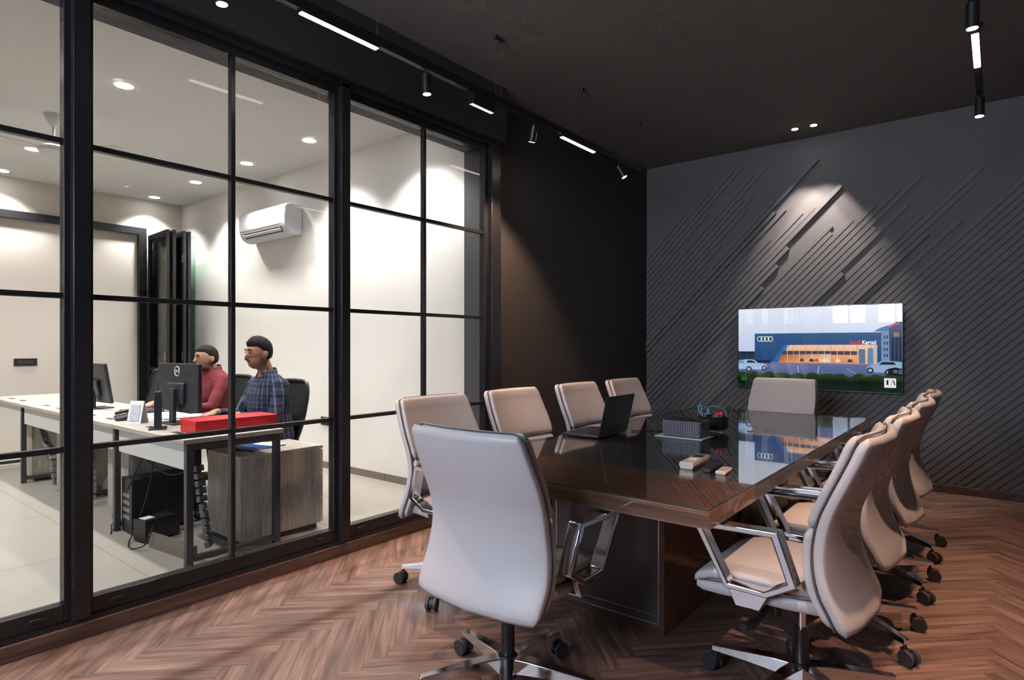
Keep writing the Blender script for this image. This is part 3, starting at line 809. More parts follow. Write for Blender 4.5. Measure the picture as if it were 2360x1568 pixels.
shape([(.275, .33), (.292, .42), (.60, .43), (.60, .33)], [(215, 120, 60), (150, 95, 70), (235, 190, 150), (255, 225, 200)])
for i in range(14):
    u = .33+i*.0385
    rect(u, .318, u+.0035, .537, (190, 165, 165) if i % 2 else (225, 215, 220))
for u, c in ((.41, (120, 60, 50)), (.47, (70, 60, 75)), (.55, (240, 235, 225)), (.63, (245, 235, 215)), (.70, (90, 60, 50)), (.50, (230, 80, 60))):
    rect(u, .335, u+.028, .36, c); rect(u+.006, .36, u+.022, .372, c)
rect(.765, .32, .80, .49, (95, 125, 165)); rect(.815, .32, .845, .50, (105, 140, 180)); rect(.757, .315, .762, .54, (255, 190, 140)); rect(.803, .315, .810, .54, (255, 200, 150)); rect(.848, .315, .867, .54, (210, 190, 180))
for a, b in (((.40, .20), (.395, .29)), ((.52, .20), (.53, .29)), ((.69, .26), (.75, .20))):
    shape([(a[0], a[1]), (a[0]+.006, a[1]), (b[0]+.004, b[1]), (b[0], b[1])], (190, 200, 225))
# cars
def car(pts, col, wheels, glass_):
    shape(pts, col); shape(glass_, (28, 40, 58))
    for u, v, r in wheels:
        shape([(u+r*.563*math.cos(2*PI*k/14), v+r*math.sin(2*PI*k/14)) for k in range(14)], (22, 28, 42))
        shape([(u+r*.33*math.cos(2*PI*k/12), v+r*.58*math.sin(2*PI*k/12)) for k in range(12)], (170, 185, 205))
car([(0, .225), (0, .335), (.05, .352), (.105, .350), (.135, .312), (.18, .298), (.197, .278), (.195, .240), (.15, .225)], (165, 195, 225), [(.073, .228, .036), (.178, .246, .03)], [(.055, .310), (.065, .340), (.10, .338), (.122, .308)])
rect(0, .30, .04, .335, (110, 160, 180))
rect(.13, .31, .22, .345, (22, 34, 58))
car([(.808, .245), (.810, .285), (.83, .308), (.862, .318), (.885, .352), (.93, .358), (1, .345), (1, .225), (.86, .222)], (150, 180, 215), [(.828, .246, .034), (.93, .225, .04)], [(.875, .312), (.893, .345), (.955, .345), (.97, .315)])
shape([(.915, .16), (.93, .27), (.965, .285), (1, .27), (1, .16)], (14, 20, 32)); rect(.955, .22, .975, .255, (90, 110, 140)); rect(.98, .21, 1, .26, (70, 95, 130))
# hedge and lawn
rect(0, 0, 1, .12, (4, 38, 16), (2, 14, 10))
hp = [(0, .10)] + [(i/40, .192+.012*math.sin(i*1.7)+.006*math.sin(i*5.1) - (.018 if i in (14, 15, 28, 29) else 0)) for i in range(41)] + [(1, .10)]
for i in range(40):
    a, b = hp[1+i], hp[2+i]
    shape([(a[0], .10), (b[0], .10), b, a], [(3, 12, 8), (3, 12, 8), (38, 70, 24), (38, 70, 24)])
rect(.02, .08, .06, .17, (58, 92, 50), (30, 60, 20))
rect(.905, .053, .969, .161, (240, 240, 244))
rect(.918, .085, .928, .14, (15, 15, 18))
shape([(.940, .085), (.9455, .085), (.957, .14), (.953, .14)], (170, 180, 200)); shape([(.951, .14), (.957, .14), (.966, .085), (.959, .085)], (60, 70, 100))
# four rings
def ringshape(cu, cv, ru, rv, t, col):
    n = 22
    for k in range(n):
        a0, a1 = 2*PI*k/n, 2*PI*(k+1)/n
        shape([(cu+ru*math.cos(a0), cv+rv*math.sin(a0)), (cu+ru*math.cos(a1), cv+rv*math.sin(a1)), (cu+(ru-t*.563)*math.cos(a1), cv+(rv-t)*math.sin(a1)), (cu+(ru-t*.563)*math.cos(a0), cv+(rv-t)*math.sin(a0))], col)
for i in range(4): ringshape(.1475+.0243*i, .614, .0175, .035, .008, (248, 244, 232))
me = D.meshes.new('picture'); me.from_pydata(pic_v, [], pic_f)
ca = me.color_attributes.new('Col', 'FLOAT_COLOR', 'POINT'); ca.data.foreach_set('color', [c for t_ in pic_c for c in (*t_, 1)])
ms, nt, b = nodes('screen_picture')
at_ = N(nt, 'ShaderNodeAttribute', attribute_name='Col'); b.inputs['Base Color'].default_value = (.01, .01, .01, 1)
nt.links.new(at_.outputs['Color'], b.inputs['Emission Color']); b.inputs['Emission Strength'].default_value = .95
b.inputs['Roughness'].default_value = .15; b.inputs['Specular IOR Level'].default_value = .2
me.materials.append(ms)
po = D.objects.new('screen', me); C.objects.link(po); po.parent = tv
def text_mesh(body, size, m, parent, loc, rot, name='lettering', depth=.0004, bold=0, sx=1):
    cu = D.curves.new('txt', 'FONT'); cu.body = body; cu.size = size; cu.extrude = depth; cu.offset = bold; cu.align_x = 'CENTER'; cu.align_y = 'CENTER'
    to = D.objects.new('txt', cu); C.objects.link(to)
    bpy.context.view_layer.update()
    me_ = D.meshes.new_from_object(to.evaluated_get(bpy.context.evaluated_depsgraph_get()))
    D.objects.remove(to); D.curves.remove(cu)
    me_.name = name; me_.materials.clear(); me_.materials.append(m)
    o = D.objects.new(name, me_); C.objects.link(o); o.parent = parent; o.location = loc; o.rotation_euler = rot; o.scale = (sx, 1, 1)
    return o
SXf = lambda u: -TW/2+.008+u*(TW-.016)
SZf = lambda v: .013+v*(THH-.021)
text_mesh('Audi', .052, emit('sign_red', SRGB((225, 30, 55)), .95), po, (SXf(.743), -.0012, SZf(.567)), (PI/2, 0, 0), bold=.0012, sx=.95)
text_mesh('Karnal', .052, emit('sign_white', SRGB((240, 240, 245)), .95), po, (SXf(.822), -.0012, SZf(.567)), (PI/2, 0, 0), bold=.0010, sx=.85)
text_mesh('HOTELS', .030, emit('sign_red2', SRGB((235, 90, 95)), .95), po, (SXf(.957), -.0012, SZf(.765)), (PI/2, -.42, 0), bold=.0008, sx=.8)
MB().box((-TW/2+.007, -.0028, .012), (TW/2-.007, -.0018, THH-.007)).build('front_glass', glass('screen_glass', .05), tv, smooth=0)

# ------------------------------------------------------------------ suspended track lighting
def track(label, x, y0, y1, z, cables, strips, spots, cell=None):
    root = thing('track_light', label, 'track light', (x, y0, z))
    MB().box((-.019, 0, 0), (.019, y1-y0, .052)).build('track', 'black', root, bevel=.002)
    for yc in cables:
        cb = MB().cyl((0, yc-y0, .052), (0, yc-y0, ZC-z-.02), .0016, n=6).build('suspension_cable', 'steel', root)
        MB().cyl((0, yc-y0, ZC-z-.025), (0, yc-y0, ZC-z), .012, .016, 12).build('ceiling_cup', 'black', cb)
    for a, b in strips:
        st = MB().box((-.017, a-y0, -.012), (.017, b-y0, 0)).build('linear_lamp', 'black', root)
        MB().box((-.0155, a-y0+.004, -.016), (.0155, b-y0-.004, -.004)).build('diffuser', 'strip', st, bevel=.003)
    if cell:
        a, b = cell
        hx = MB().box((-.024, a-y0, -.075), (.024, b-y0, 0)).build('cell_lamp', 'black', root, bevel=.002)
        n = 10
        for i in range(n):
            yy = a-y0+(b-a)*(i+.5)/n
            MB().box((-.012, yy-.0075, -.0765), (.012, yy+.0075, -.0745)).build('cell', 'celllens', hx)
    for yc, tgt, pw, sz in spots:
        loc = Vector((0, yc-y0, -.015)); T = Vector(tgt)-Vector((x, yc, z-.06)); d = T.normalized()
        base = Vector((0, yc-y0, -.045))
        MB().cyl((0, yc-y0, 0), (0, yc-y0, -.05), .006, n=8).build('stem', 'black', root)
        top = base - d*.02; bot = base + d*.095
        hd = MB().cyl(top, bot, .027, n=24).build('spot_head', 'black', root, bevel=.002)
        MB().cyl(bot+d*.0005, bot+d*.0015, .0225, n=24).build('lens', 'spotlens', hd)
        wl = Vector((x, y0, z)) + bot + d*.012
        light_spot('track_spot_lamp', wl, Vector(tgt), pw, WARM, sz, .55, .022)
    return root
track('black suspended track with spot heads and two glowing linear lamps along the glass', -2.61, -.9, 5.18, 2.905, (.35, 2.10, 3.09, 3.14, 4.166, 5.153),
      ((1.635, 2.104), (3.865, 4.353)),
      ((-.2, (-2.3, -.1, 0), P_SPOT, 60), (1.256, (-2.5, 1.40, 0), P_SPOT*.8, 60), (2.459, (-2.50, 2.55, 0), P_SPOT*1.1, 58), (3.518, (-3.2, 3.75, 1.1), P_SPOT*1.5, 84), (4.776, (-1.6, 5.25, .8), P_SPOT*.6, 54)), (2.844, 3.056))
track('black suspended track with spot heads and one glowing linear lamp over the right chairs', -.092, -.6, 5.02, 2.905, (.4, 2.0, 3.2, 4.9),
      ((3.905, 4.393),),
      ((.9, (-.1, 1.5, 0), P_SPOT*.9, 56), (2.15, (-.10, 2.5, 0), P_SPOT*1.6, 58), (3.525, (-.12, 3.6, 0), P_SPOT*1.5, 56), (4.917, (-.12, 4.75, 0), P_SPOT*1.0, 52)))
for i, (x, y) in enumerate(((-1.512, 6.207), (-1.348, 6.206))):
    r = thing('recessed_downlight', ['left one of the paired recessed lights above the slatted wall', 'right one of the paired recessed lights above the slatted wall'][i], 'downlight', (x, y, ZC), 0, 'paired recessed wall washers')
    MB().lathe([(.030, -.004), (.042, -.003), (.042, 0), (.030, 0)], 24).build('rim', 'black', r)
    MB().cyl((0, 0, -.006), (0, 0, -.0045), .029, n=24).build('lens', 'olens', r)
    light_spot('wall_wash_lamp', (x, y, ZC-.02), (x+.02, 6.53, 1.3), P_WASH, (1.0, .86, .80), 58, .4, .02)

# ------------------------------------------------------------------ office: ceiling lights, fan, air conditioner
k = 0
where = {(-5.15, 1.75): 'near the glass, upper left of the middle pane', (-5.15, 3.33): 'nearest the glass above the air conditioner wall', (-6.33, 3.33): 'second from the glass along the cream wall', (-7.54, 3.33): 'third from the glass along the cream wall',
         (-8.74, 3.33): 'in the far corner above the folded doors', (-7.54, 1.75): 'beside the ceiling fan', (-8.74, 1.75): 'at the far left near the beige wall'}
for x in (-3.98, -5.15, -6.33, -7.54, -8.74):
    for y in (3.33, 1.75, .17):
        nm = where.get((x, y))
        r = thing('office_downlight', 'round office downlight ' + nm if nm else 'round office downlight outside the picture', 'downlight', (x, y, ZO), 0, 'office ceiling downlights')
        MB().lathe([(.062, -.004), (.074, -.002), (.074, 0), (.062, 0)], 24).build('rim', 'white', r)
        MB().cyl((0, 0, -.006), (0, 0, -.0045), .061, n=24).build('lens', 'olens', r)
        light_spot('office_downlight_lamp', (x, y, ZO-.03), (x, y, 0), P_OFFICE, NEUT, 112, .6, .06)
fan = thing('ceiling_fan', 'white ceiling fan hanging in the office behind the left glass', 'fan', (-6.28, 1.60, ZO))
MB().lathe([(.01, 0), (.07, 0), (.065, -.03), (.03, -.09), (.012, -.10)], 20).build('canopy', 'white', fan)
MB().cyl((0, 0, -.09), (0, 0, -.26), .010, n=10).build('downrod', 'white', fan)
MB().lathe([(.012, -.25), (.06, -.26), (.105, -.285), (.11, -.32), (.07, -.345), (.01, -.35)], 24).build('motor', 'white', fan)
for i in range(3):
    a = .55+2*PI*i/3; Rm = Matrix.Rotation(a, 4, 'Z')
    MB().loft([[Rm @ Vector((r, y, -.305+t+y*.10)) for y, t in ((-w_, 0), (w_, 0), (w_, .006), (-w_, .006))] for r, w_ in ((.10, .025), (.20, .055), (.58, .068), (.62, .055))]).build('blade', 'white', fan)
ac = thing('air_conditioner', 'white split air conditioner mounted on the cream office wall', 'air conditioner', (-6.48, YA, 2.50))
prof = [(0, .02), (0, .33), (-.16, .34), (-.205, .31), (-.215, .20), (-.205, .11), (-.17, .035), (-.11, .0), (-.05, 0)]
MB().prism(prof, -.50, .50, lambda a, b, h: (h, a-.001, b)).build('housing', 'acwhite', ac, bevel=.012)
MB().prism([(-.2095, .121), (-.2085, .116), (-.204, .116), (-.205, .121)], -.47, .40, lambda a, b, h: (h, a-.001, b)).build('front_seam', 'spine', ac)
lvl = MB().prism([(-.192, .088), (-.165, .036), (-.16, .040), (-.187, .092)], -.40, .40, lambda a, b, h: (h, a-.008, b-.002)).build('air_outlet', 'black', ac)
MB().prism([(-.196, .070), (-.178, .046), (-.174, .050), (-.192, .074)], -.40, .40, lambda a, b, h: (h, a-.014, b-.004)).build('louver', 'acwhite', lvl)
def plate(label, loc, size, ax):
    t_ = thing('switch_plate', label, 'switch', loc)
    a, b = size
    if ax == 'x':
        MB().box((0, -a/2, -b/2), (.010, a/2, b/2)).build('plate', 'black', t_, bevel=.002)
        for i in range(6): MB().box((.010, -a*.36+i*a*.12, -b*.25), (.013, -a*.36+(i+.85)*a*.12, b*.25)).build('switch', 'dsteel', t_)
    else:
        MB().box((-a/2, -.010, -b/2), (a/2, 0, b/2)).build('plate', 'black', t_, bevel=.002)
        for i in range(3): MB().box((-a*.33+i*a*.22, -.013, -b*.22), (-a*.33+(i+.85)*a*.22, -.010, b*.22)).build('switch', 'dsteel', t_)
plate('black switch plate on the beige far office wall', (XB, 2.02, 1.095), (.22, .085), 'x')
plate('black socket plate on the cream wall right of the seated man', (-5.53, YA, .495), (.19, .085), 'y')
# dark door frame and folded glass door leaves in the far corner
struct(MB().box((XB, YN, 2.775), (XB+.06, 3.31, 2.865)).build('door_1', 'frame'))
MB().box((XB, 3.215, 0), (XB+.07, 3.31, 2.775)).build('jamb', 'frame', D.objects['door_1'])
fd = thing('folding_door', 'stack of folded black framed glass door leaves in the far office corner', 'door', (XB+.07, 3.30, 0))
lf = MB(); 
def leaf(i, p0, p1, g):
    p0 = Vector(p0); p1 = Vector(p1); d = (p1-p0); L = d.length; a = math.atan2(d.y, d.x)
    M_ = Matrix.Translation((p0.x, p0.y, 0)) @ Matrix.Rotation(a, 4, 'Z')
    m = MB()
    for lo, hi in (((0, -.018, .02), (.055, .018, 2.76)), ((L-.055, -.018, .02), (L, .018, 2.76)), ((.055, -.018, .02), (L-.055, .018, .09)), ((.055, -.018, 2.69), (L-.055, .018, 2.76)), ((.055, -.018, .95), (L-.055, .018, 1.0))): m.box(lo, hi, 0, M_)
    o = m.build('leaf', 'frame', fd)
    MB().box((.055, -.004, .09), (L-.055, .004, 2.69), 0, M_).build('pane', g, o, smooth=0)
    for z in (.35, 1.10, 2.35):
        MB().cyl(M_ @ Vector((L-.02, -.022, z)), M_ @ Vector((L-.02, -.022, z+.10)), .010, n=8).build('hinge', 'steel', o)
leaf(0, (.03, .03), (.74, -.02), 'dglass')
leaf(1, (.78, .04), (.04, .09), 'dglass')
leaf(2, (.05, .13), (.79, .16), 'dglass')
leaf(3, (.79, .22), (.06, .20), 'dglass')
MB().box((.05, .30, .02), (.75, .312, 2.72)).build('glass_leaf', 'gglass', fd, smooth=0)

# ------------------------------------------------------------------ office desk row
DY0, DY1, DZ = 1.55, 2.18, .75
mods = [-3.66, -4.78, -5.95, -7.12, -8.29]
desc = ['nearest the glass with the red box on it', 'second from the glass in front of the man in maroon', 'third from the glass in the office row', 'farthest from the glass in the office row']
for i in range(4):
    x1, x0 = mods[i]-.001, mods[i+1]+.001
    d = thing('office_desk', 'pale wood office desk ' + desc[i], 'desk', ((x0+x1)/2, (DY0+DY1)/2, 0), 0, 'office desks in a row')
    W_ = (x1-x0)/2; Hy = (DY1-DY0)/2
    MB().box((-W_, -Hy, DZ-.028), (W_, Hy, DZ)).build('desktop', 'lam', d, bevel=.002)
    MB().box((-W_+.04, -Hy+.03, .565), (W_-.04, -Hy+.048, DZ-.028)).build('modesty_panel', 'modesty', d)
    for s in (-1, 1):
        if s < 0 and i < 3: continue
        xx = s*(W_-.028)
        lm = MB()
        for yy in (-Hy+.02, Hy-.06): lm.box((xx-.02, yy, 0), (xx+.02, yy+.04, DZ-.028))
        lm.box((xx-.02, -Hy+.06, DZ-.068), (xx+.02, Hy-.06, DZ-.028)).box((xx-.02, -Hy+.06, .03), (xx+.02, Hy-.06, .06))
        lm.build('leg_frame', 'dsteel', d, bevel=.003)
    for gx in (-.18, .22):
        MB().box((gx-.05, -Hy+.09, DZ), (gx+.05, -Hy+.125, DZ+.003)).build('cable_flap', 'dsteel', d)
def cabinet(label, x0, x1, y0, y1, h, drawers=3):
    t_ = thing('drawer_unit', label, 'cabinet', ((x0+x1)/2, (y0+y1)/2, 0), 0)
    a, b = (x1-x0)/2, (y1-y0)/2
    MB().box((-a, -b, .04), (a, b-.02, h-.022)).build('carcass', 'lamg', t_)
    MB().box((-a, -b, h-.022), (a+.0, b, h)).build('top_board', 'lam', t_, bevel=.0015)
    MB().box((-a+.02, -b+.02, 0), (a-.02, b-.04, .04)).build('plinth', 'dsteel', t_)
    hh = (h-.07)/drawers
    for i in range(drawers):
        dr = MB().box((-a+.002, b-.02, .045+i*hh), (a-.002, b, .045+(i+1)*hh-.004)).build('drawer', 'lam', t_, bevel=.001)
        MB().box((-.06, b, .045+(i+.8)*hh), (.06, b+.012, .045+(i+.8)*hh+.008)).build('handle', 'steel', dr)
cabinet('grey wood drawer unit beside the nearest desk with a blue folder on top', -4.21, -3.765, 1.94, 2.545, .585)
cabinet('wood drawer unit under the second desk', -5.20, -4.80, 1.66, 2.12, .55)
cabinet('wood drawer unit under the third desk', -6.42, -6.02, 1.66, 2.12, .55)
cabinet('wood drawer unit under the farthest desk', -7.55, -7.18, 1.66, 2.12, .55)
# red box
rb = thing('red_box', 'long red cardboard box on the nearest office desk', 'box', (-3.92, 1.95, DZ), math.radians(-2))
MB().box((-.115, -.262, 0), (.115, .262, .062)).build('box_base', 'red', rb, bevel=.002)
MB().box((-.1165, -.2635, .048), (.1165, .2635, .082)).build('lid', 'red', rb, bevel=.002)
# blue folder, papers on the drawer unit
fo_ = thing('blue_folder', 'blue folder lying on the grey drawer unit', 'folder', (-4.03, 2.20, .585), math.radians(12))
MB().box((-.11, -.15, 0), (.11, .15, .006)).build('cover', 'blue', fo_, bevel=.001); MB().box((-.105, -.145, .006), (.10, .14, .010)).build('papers', 'paper', fo_); MB().box((-.11, -.15, .010), (.10, .03, .013)).build('front_cover', 'blue', fo_)
# monitors (rear side towards the camera)
def monitor(name, label, loc, rz, w_, h_, zbot, tilt, logo):
    t_ = thing(name, label, 'monitor', loc, rz)
    M_ = Matrix.Translation((0, 0, zbot-DZ)) @ Matrix.Rotation(tilt, 4, 'X')
    pn = MB().box((-w_/2, -.012, 0), (w_/2, .016, h_), 0, M_).build('panel', 'mon', t_, bevel=.004)
    MB().box((-w_/2+.008, .0162, .018), (w_/2-.008, .0172, h_-.008), 0, M_).build('screen', emit(name+'_screen', (.10, .12, .15), .5), pn)
    MB().box((-.11, -.034, .055), (.11, -.012, .20), 0, M_).build('rear_bulge', 'mon', pn, bevel=.01)
    MB().box((-.03, -.055, .008), (.03, -.032, zbot-DZ+.16)).build('stand_neck', 'mon', t_, bevel=.004)
    MB().box((-.11, -.10, 0), (.11, .08, .010)).build('stand_foot', 'mon', t_, bevel=.003)
    if logo:
        lg = MB().tube([(.033*math.cos(2*PI*k/28), -.0135, h_-.055+.033*math.sin(2*PI*k/28)) for k in range(28)], .0028, 6, close=True)
        lg.v = [tuple(M_ @ Vector(v)) for v in lg.v]; lg.build('logo_ring', 'white', pn)
        p_ = M_ @ Vector((0, -.0130, h_-.055))
        text_mesh('DELL', .025, MT['white'], pn, p_, (PI/2+tilt, 0, 0), 'logo_lettering', .0008)
monitor('desk_monitor', 'black monitor seen from behind on the nearest desk, in front of the man in maroon', (-4.49, 1.87, DZ), math.radians(4), .555, .335, .835, math.radians(0), True)
monitor('desk_monitor', 'tilted black monitor on the second desk, cut off by the partition post', (-6.10, 1.88, DZ), math.radians(3), .53, .34, .805, math.radians(9), False)
tc_ = thing('thin_client', 'slim upright black computer in front of the nearest monitor', 'computer', (-4.30, 1.66, DZ), math.radians(66))
MB().box((-.020, -.06, .008), (.020, .06, .245)).build('case', 'mon', tc_, bevel=.004); MB().box((-.05, -.085, 0), (.05, .085, .008)).build('foot', 'mon', tc_, bevel=.002)
# tent calendar, phone, keyboards, papers
cl = thing('desk_calendar', 'white tent calendar standing beside the nearest monitor', 'calendar', (-4.72, 1.69, DZ), math.radians(35))
MB().prism([(-.045, 0), (-.004, .155), (.004, .155), (.045, 0), (.042, 0), (0, .148), (-.042, 0)], -.05, .05, lambda a, b, h: (h, a, b)).build('card', 'paper', cl)
MB().prism([(-.0415, .02), (-.0125, .13), (-.0137, .13), (-.0427, .02)], -.035, .035, lambda a, b, h: (h, a, b)).build('print', mat('pale_print', (.52, .55, .62), .6, var=.4, scale=40), cl)
ph = thing('desk_phone', 'black desk phone left of the tent calendar', 'phone', (-5.02, 1.74, DZ), math.radians(-15))
MB().loft([[(x, y, z) for y, z in ((-.09, 0), (.09, 0), (.09, .055), (-.09, .022))] for x in (-.11, .11)]).build('base', 'plastic', ph, bevel=.006)
MB().loft([[(x, y, z+zz) for y, z in ((-.085, .028), (.085, .062), (.08, .085), (-.085, .05))] for x, zz in ((-.11, 0), (-.065, 0))]).build('handset', 'plastic', ph, bevel=.008)
lt = thing('office_laptop', 'open dark laptop under the hands of the man in maroon', 'laptop', (-5.50, 2.00, DZ), math.radians(180))
MB().box((-.16, -.11, 0), (.16, .11, .016)).build('keyboard_deck', 'mon', lt, bevel=.003)
kd2 = lt.children[0]
MB().box((-.14, -.10, .016), (.14, .03, .018)).build('keyboard', 'plastic', kd2)
kb = thing('keyboard', 'black keyboard on the nearest desk behind the red box', 'keyboard', (-4.42, 2.06, DZ), math.radians(2))
MB().box((-.21, -.065, 0), (.21, .065, .018)).build('case', 'plastic', kb, bevel=.004)
for r in range(4): MB().box((-.20, -.055+r*.027, .018), (.20, -.055+r*.027+.022, .022)).build('key_row', 'mon', kb, bevel=.001)
for i, (x, y, r) in enumerate(((-4.98, 1.98, .3), (-4.85, 2.05, -.2))):
    tag(MB().cbox((0, 0, .002), (.21, .297, .004)).build('paper_sheets', 'paper'), ['white paper sheets lying left behind the nearest monitor', 'white paper sheets lying behind the nearest monitor by the hand'][i], 'paper')
    o = D.objects['paper_sheets' if i == 0 else 'paper_sheets.001']; o.location = (x, y, DZ+i*.004); o.rotation_euler = (0, 0, r)
# under the desks: computer tower, power box, cable spines, cords
pc = thing('computer_tower', 'black computer tower standing under the nearest desk', 'computer', (-4.69, 1.81, 0), 0)
MB().box((-.09, -.20, .01), (.09, .20, .38)).build('case', 'plastic', pc, bevel=.004)
for i in range(4): MB().box((-.06, -.203, .10+i*.05), (.06, -.2, .125+i*.05)).build('rear_slot', 'spine', pc)
ups = thing('power_supply', 'black power backup box on the floor in front of the computer tower', 'power unit', (-4.42, 1.70, 0), math.radians(12))
MB().box((-.065, -.12, .01), (.065, .12, .15)).build('case', 'plastic', ups, bevel=.004); MB().box((-.04, -.10, .15), (.03, -.03, .152)).build('sticker', 'paper', ups)
def cable_spine(label, pts, n):
    t_ = thing('cable_spine', label, 'cable guide', pts[0])
    P_ = [Vector(p) for p in pts]
    cum = [0]
    for a, b in zip(P_, P_[1:]): cum.append(cum[-1]+(b-a).length)
    for i in range(n):
        s_ = cum[-1]*(i+.5)/n
        j = max(k_ for k_ in range(len(P_)-1) if cum[k_] <= s_)
        f = (s_-cum[j])/(cum[j+1]-cum[j]); p = P_[j].lerp(P_[j+1], f); d = (P_[j+1]-P_[j]).normalized()
        R_ = d.to_track_quat('Z', 'Y').to_matrix()
        m = MB()
        for sx_ in (-1, 0, 1): m.cbox(p-P_[0]+R_ @ Vector((sx_*.020, 0, 0)), (.0175, .03, cum[-1]/n*.78), 0, R_)
        m.build('link', 'spine', t_, bevel=.002)
    MB().tube([p-P_[0] for p in P_], .008, 6).build('core_cable', 'cable', t_)
    return t_
cable_spine('segmented grey cable spine hanging below the nearest desk end', [(-3.86, 1.72, .56), (-3.83, 1.73, .35), (-3.80, 1.76, .05)], 11)
cable_spine('segmented grey cable spine hanging below the second desk', [(-5.74, 1.70, .70), (-5.72, 1.71, .4), (-5.68, 1.70, .05)], 13)
cable_spine('segmented cable spine curving below the third desk', [(-6.98, 1.68, .70), (-6.94, 1.68, .52), (-6.84, 1.69, .40), (-6.70, 1.69, .34), (-6.60, 1.69, .26), (-6.55, 1.69, .05)], 15)
adopt(MB().lathe([(.005, 0), (.05, 0), (.052, .008), (.02, .022), (.005, .024)], 20, (-3.795, 1.765, 0)).build('foot_plate', 'spine'), D.objects['cable_spine'])
for i, (nm, pts) in enumerate((('power_supply', [(-4.36, 1.66, .55), (-4.40, 1.63, .30), (-4.48, 1.58, .06), (-4.40, 1.52, .008), (-4.28, 1.50, .008), (-4.20, 1.55, .04), (-4.22, 1.60, .14)]),
    ('office_desk', [(-4.55, 1.62, .62), (-4.30, 1.64, .50), (-4.05, 1.66, .48), (-3.88, 1.70, .55)]),
    ('computer_tower', [(-4.45, 1.64, .60), (-4.55, 1.62, .45), (-4.66, 1.60, .30)]),
    ('office_desk.001', [(-5.66, 1.68, .10), (-5.60, 1.60, .008), (-5.45, 1.52, .008), (-5.50, 1.60, .008), (-5.62, 1.66, .03)]),
    ('office_desk.001', [(-4.95, 1.62, .02), (-4.88, 1.58, .03), (-4.82, 1.56, .008), (-4.74, 1.53, .008)]))):
    pp = []
    P_ = [Vector(p) for p in pts]
    for a in range(len(P_)-1):
        p0, p1, p2, p3 = P_[max(a-1, 0)], P_[a], P_[a+1], P_[min(a+2, len(P_)-1)]
        for t_ in (0, .25, .5, .75):
            pp.append(.5*((2*p1)+(p2-p0)*t_+(2*p0-5*p1+4*p2-p3)*t_*t_+(3*p1-p0-3*p2+p3)*t_**3))
    pp.append(P_[-1])
    for p in pp: p.z = max(p.z, .006)
    adopt(MB().tube(pp, .0045, 6).build('power_cord', 'cable'), D.objects[nm])
strip_ = thing('wooden_board', 'brown wooden board lying on the floor under the nearest desk', 'board', (-3.96, 1.635, 0), math.radians(6))
MB().box((-.30, -.015, 0), (.20, .015, .09)).build('plank', 'oskirt', strip_)

# ------------------------------------------------------------------ mesh office chairs
def mesh_chair():
    root = empty('office_chair')
    star_base(root, PI/2, 'plastic', .30)
    MB().cyl((0, 0, .13), (0, 0, .40), .022, n=14).build('column', 'black', root)
    rows = [(-.22, .445, .20, .03), (-.20, .447, .225, .06), (-.05, .447, .245, .07), (.12, .447, .245, .07), (.21, .44, .235, .06), (.245, .432, .21, .03)]
    MB().loft([[(w_*srnd(math.cos(2*PI*i/24), .45), y, zc+th/2*srnd(math.sin(2*PI*i/24), .45)) for i in range(24)] for y, zc, w_, th in rows]).build('seat', 'mesh', root, smooth=60)
    MB().box((-.10, -.12, .385), (.10, .10, .42)).build('mechanism', 'plastic', root, bevel=.01)
    fr = []
    n = 40
    for i in range(n):
        a = 2*PI*i/n
        x = .215*srnd(math.cos(a), .45); zz = srnd(math.sin(a), .45)
        z = .76+.25*zz
        x *= (1.0+.10*zz)
        fr.append((x, -.235-.05*zz+.55*x*x - .02*(1-zz*zz), z))
    MB().tube(fr, .013, 8, close=True).build('back_frame', 'plastic', root)
    # mesh web
    web = []
    for j in range(11):
        z = .52+.48*j/10; zz = (z-.76)/.25
        hw_ = .205*(1+.10*zz)*(1 if abs(zz) < .8 else .93)
        web.append([(hw_*(2*k_/12-1), -.235-.05*zz+.55*(hw_*(2*k_/12-1))**2-.02*(1-zz*zz), z) for k_ in range(13)])
    v = [p for r in web for p in r] + [(p[0], p[1]-.004, p[2]) for r in web for p in r]; f = []
    for j in range(10):
        for k_ in range(12):
            a = j*13+k_; f.append((a, a+1, a+14, a+13)); f.append((143+a, 143+a+13, 143+a+14, 143+a+1))
    for k_ in range(12): f.append((k_, 143+k_, 143+k_+1, k_+1)); f.append((130+k_, 130+k_+1, 143+130+k_+1, 143+130+k_))
    for j in range(10): f.append((j*13, j*13+13, 143+j*13+13, 143+j*13)); f.append((j*13+12, 143+j*13+12, 143+j*13+25, j*13+25))
    MB().add(v, f).build('back_mesh', 'mesh', root)
    MB().box((-.03, -.30, .42), (.03, -.26, .80)).box((-.03, -.30, .40), (.03, -.08, .425)).build('spine_bar', 'plastic', root, bevel=.006)
    return root
mc = mesh_chair()
seats = [((-4.52, 2.515), PI+.02, 'black mesh office chair under the man in the navy plaid shirt'), ((-5.58, 2.63), PI+.06, 'black mesh office chair under the man in the maroon shirt'), ((-7.55, 2.62), PI-.2, 'empty black mesh office chair at the far desk')]
for i, ((x, y), r, lb) in enumerate(seats):
    o = mc if i == 0 else copy_tree(mc)
    o.location = (x, y, 0); o.rotation_euler = (0, 0, r); tag(o, lb, 'chair', 'mesh office chairs')

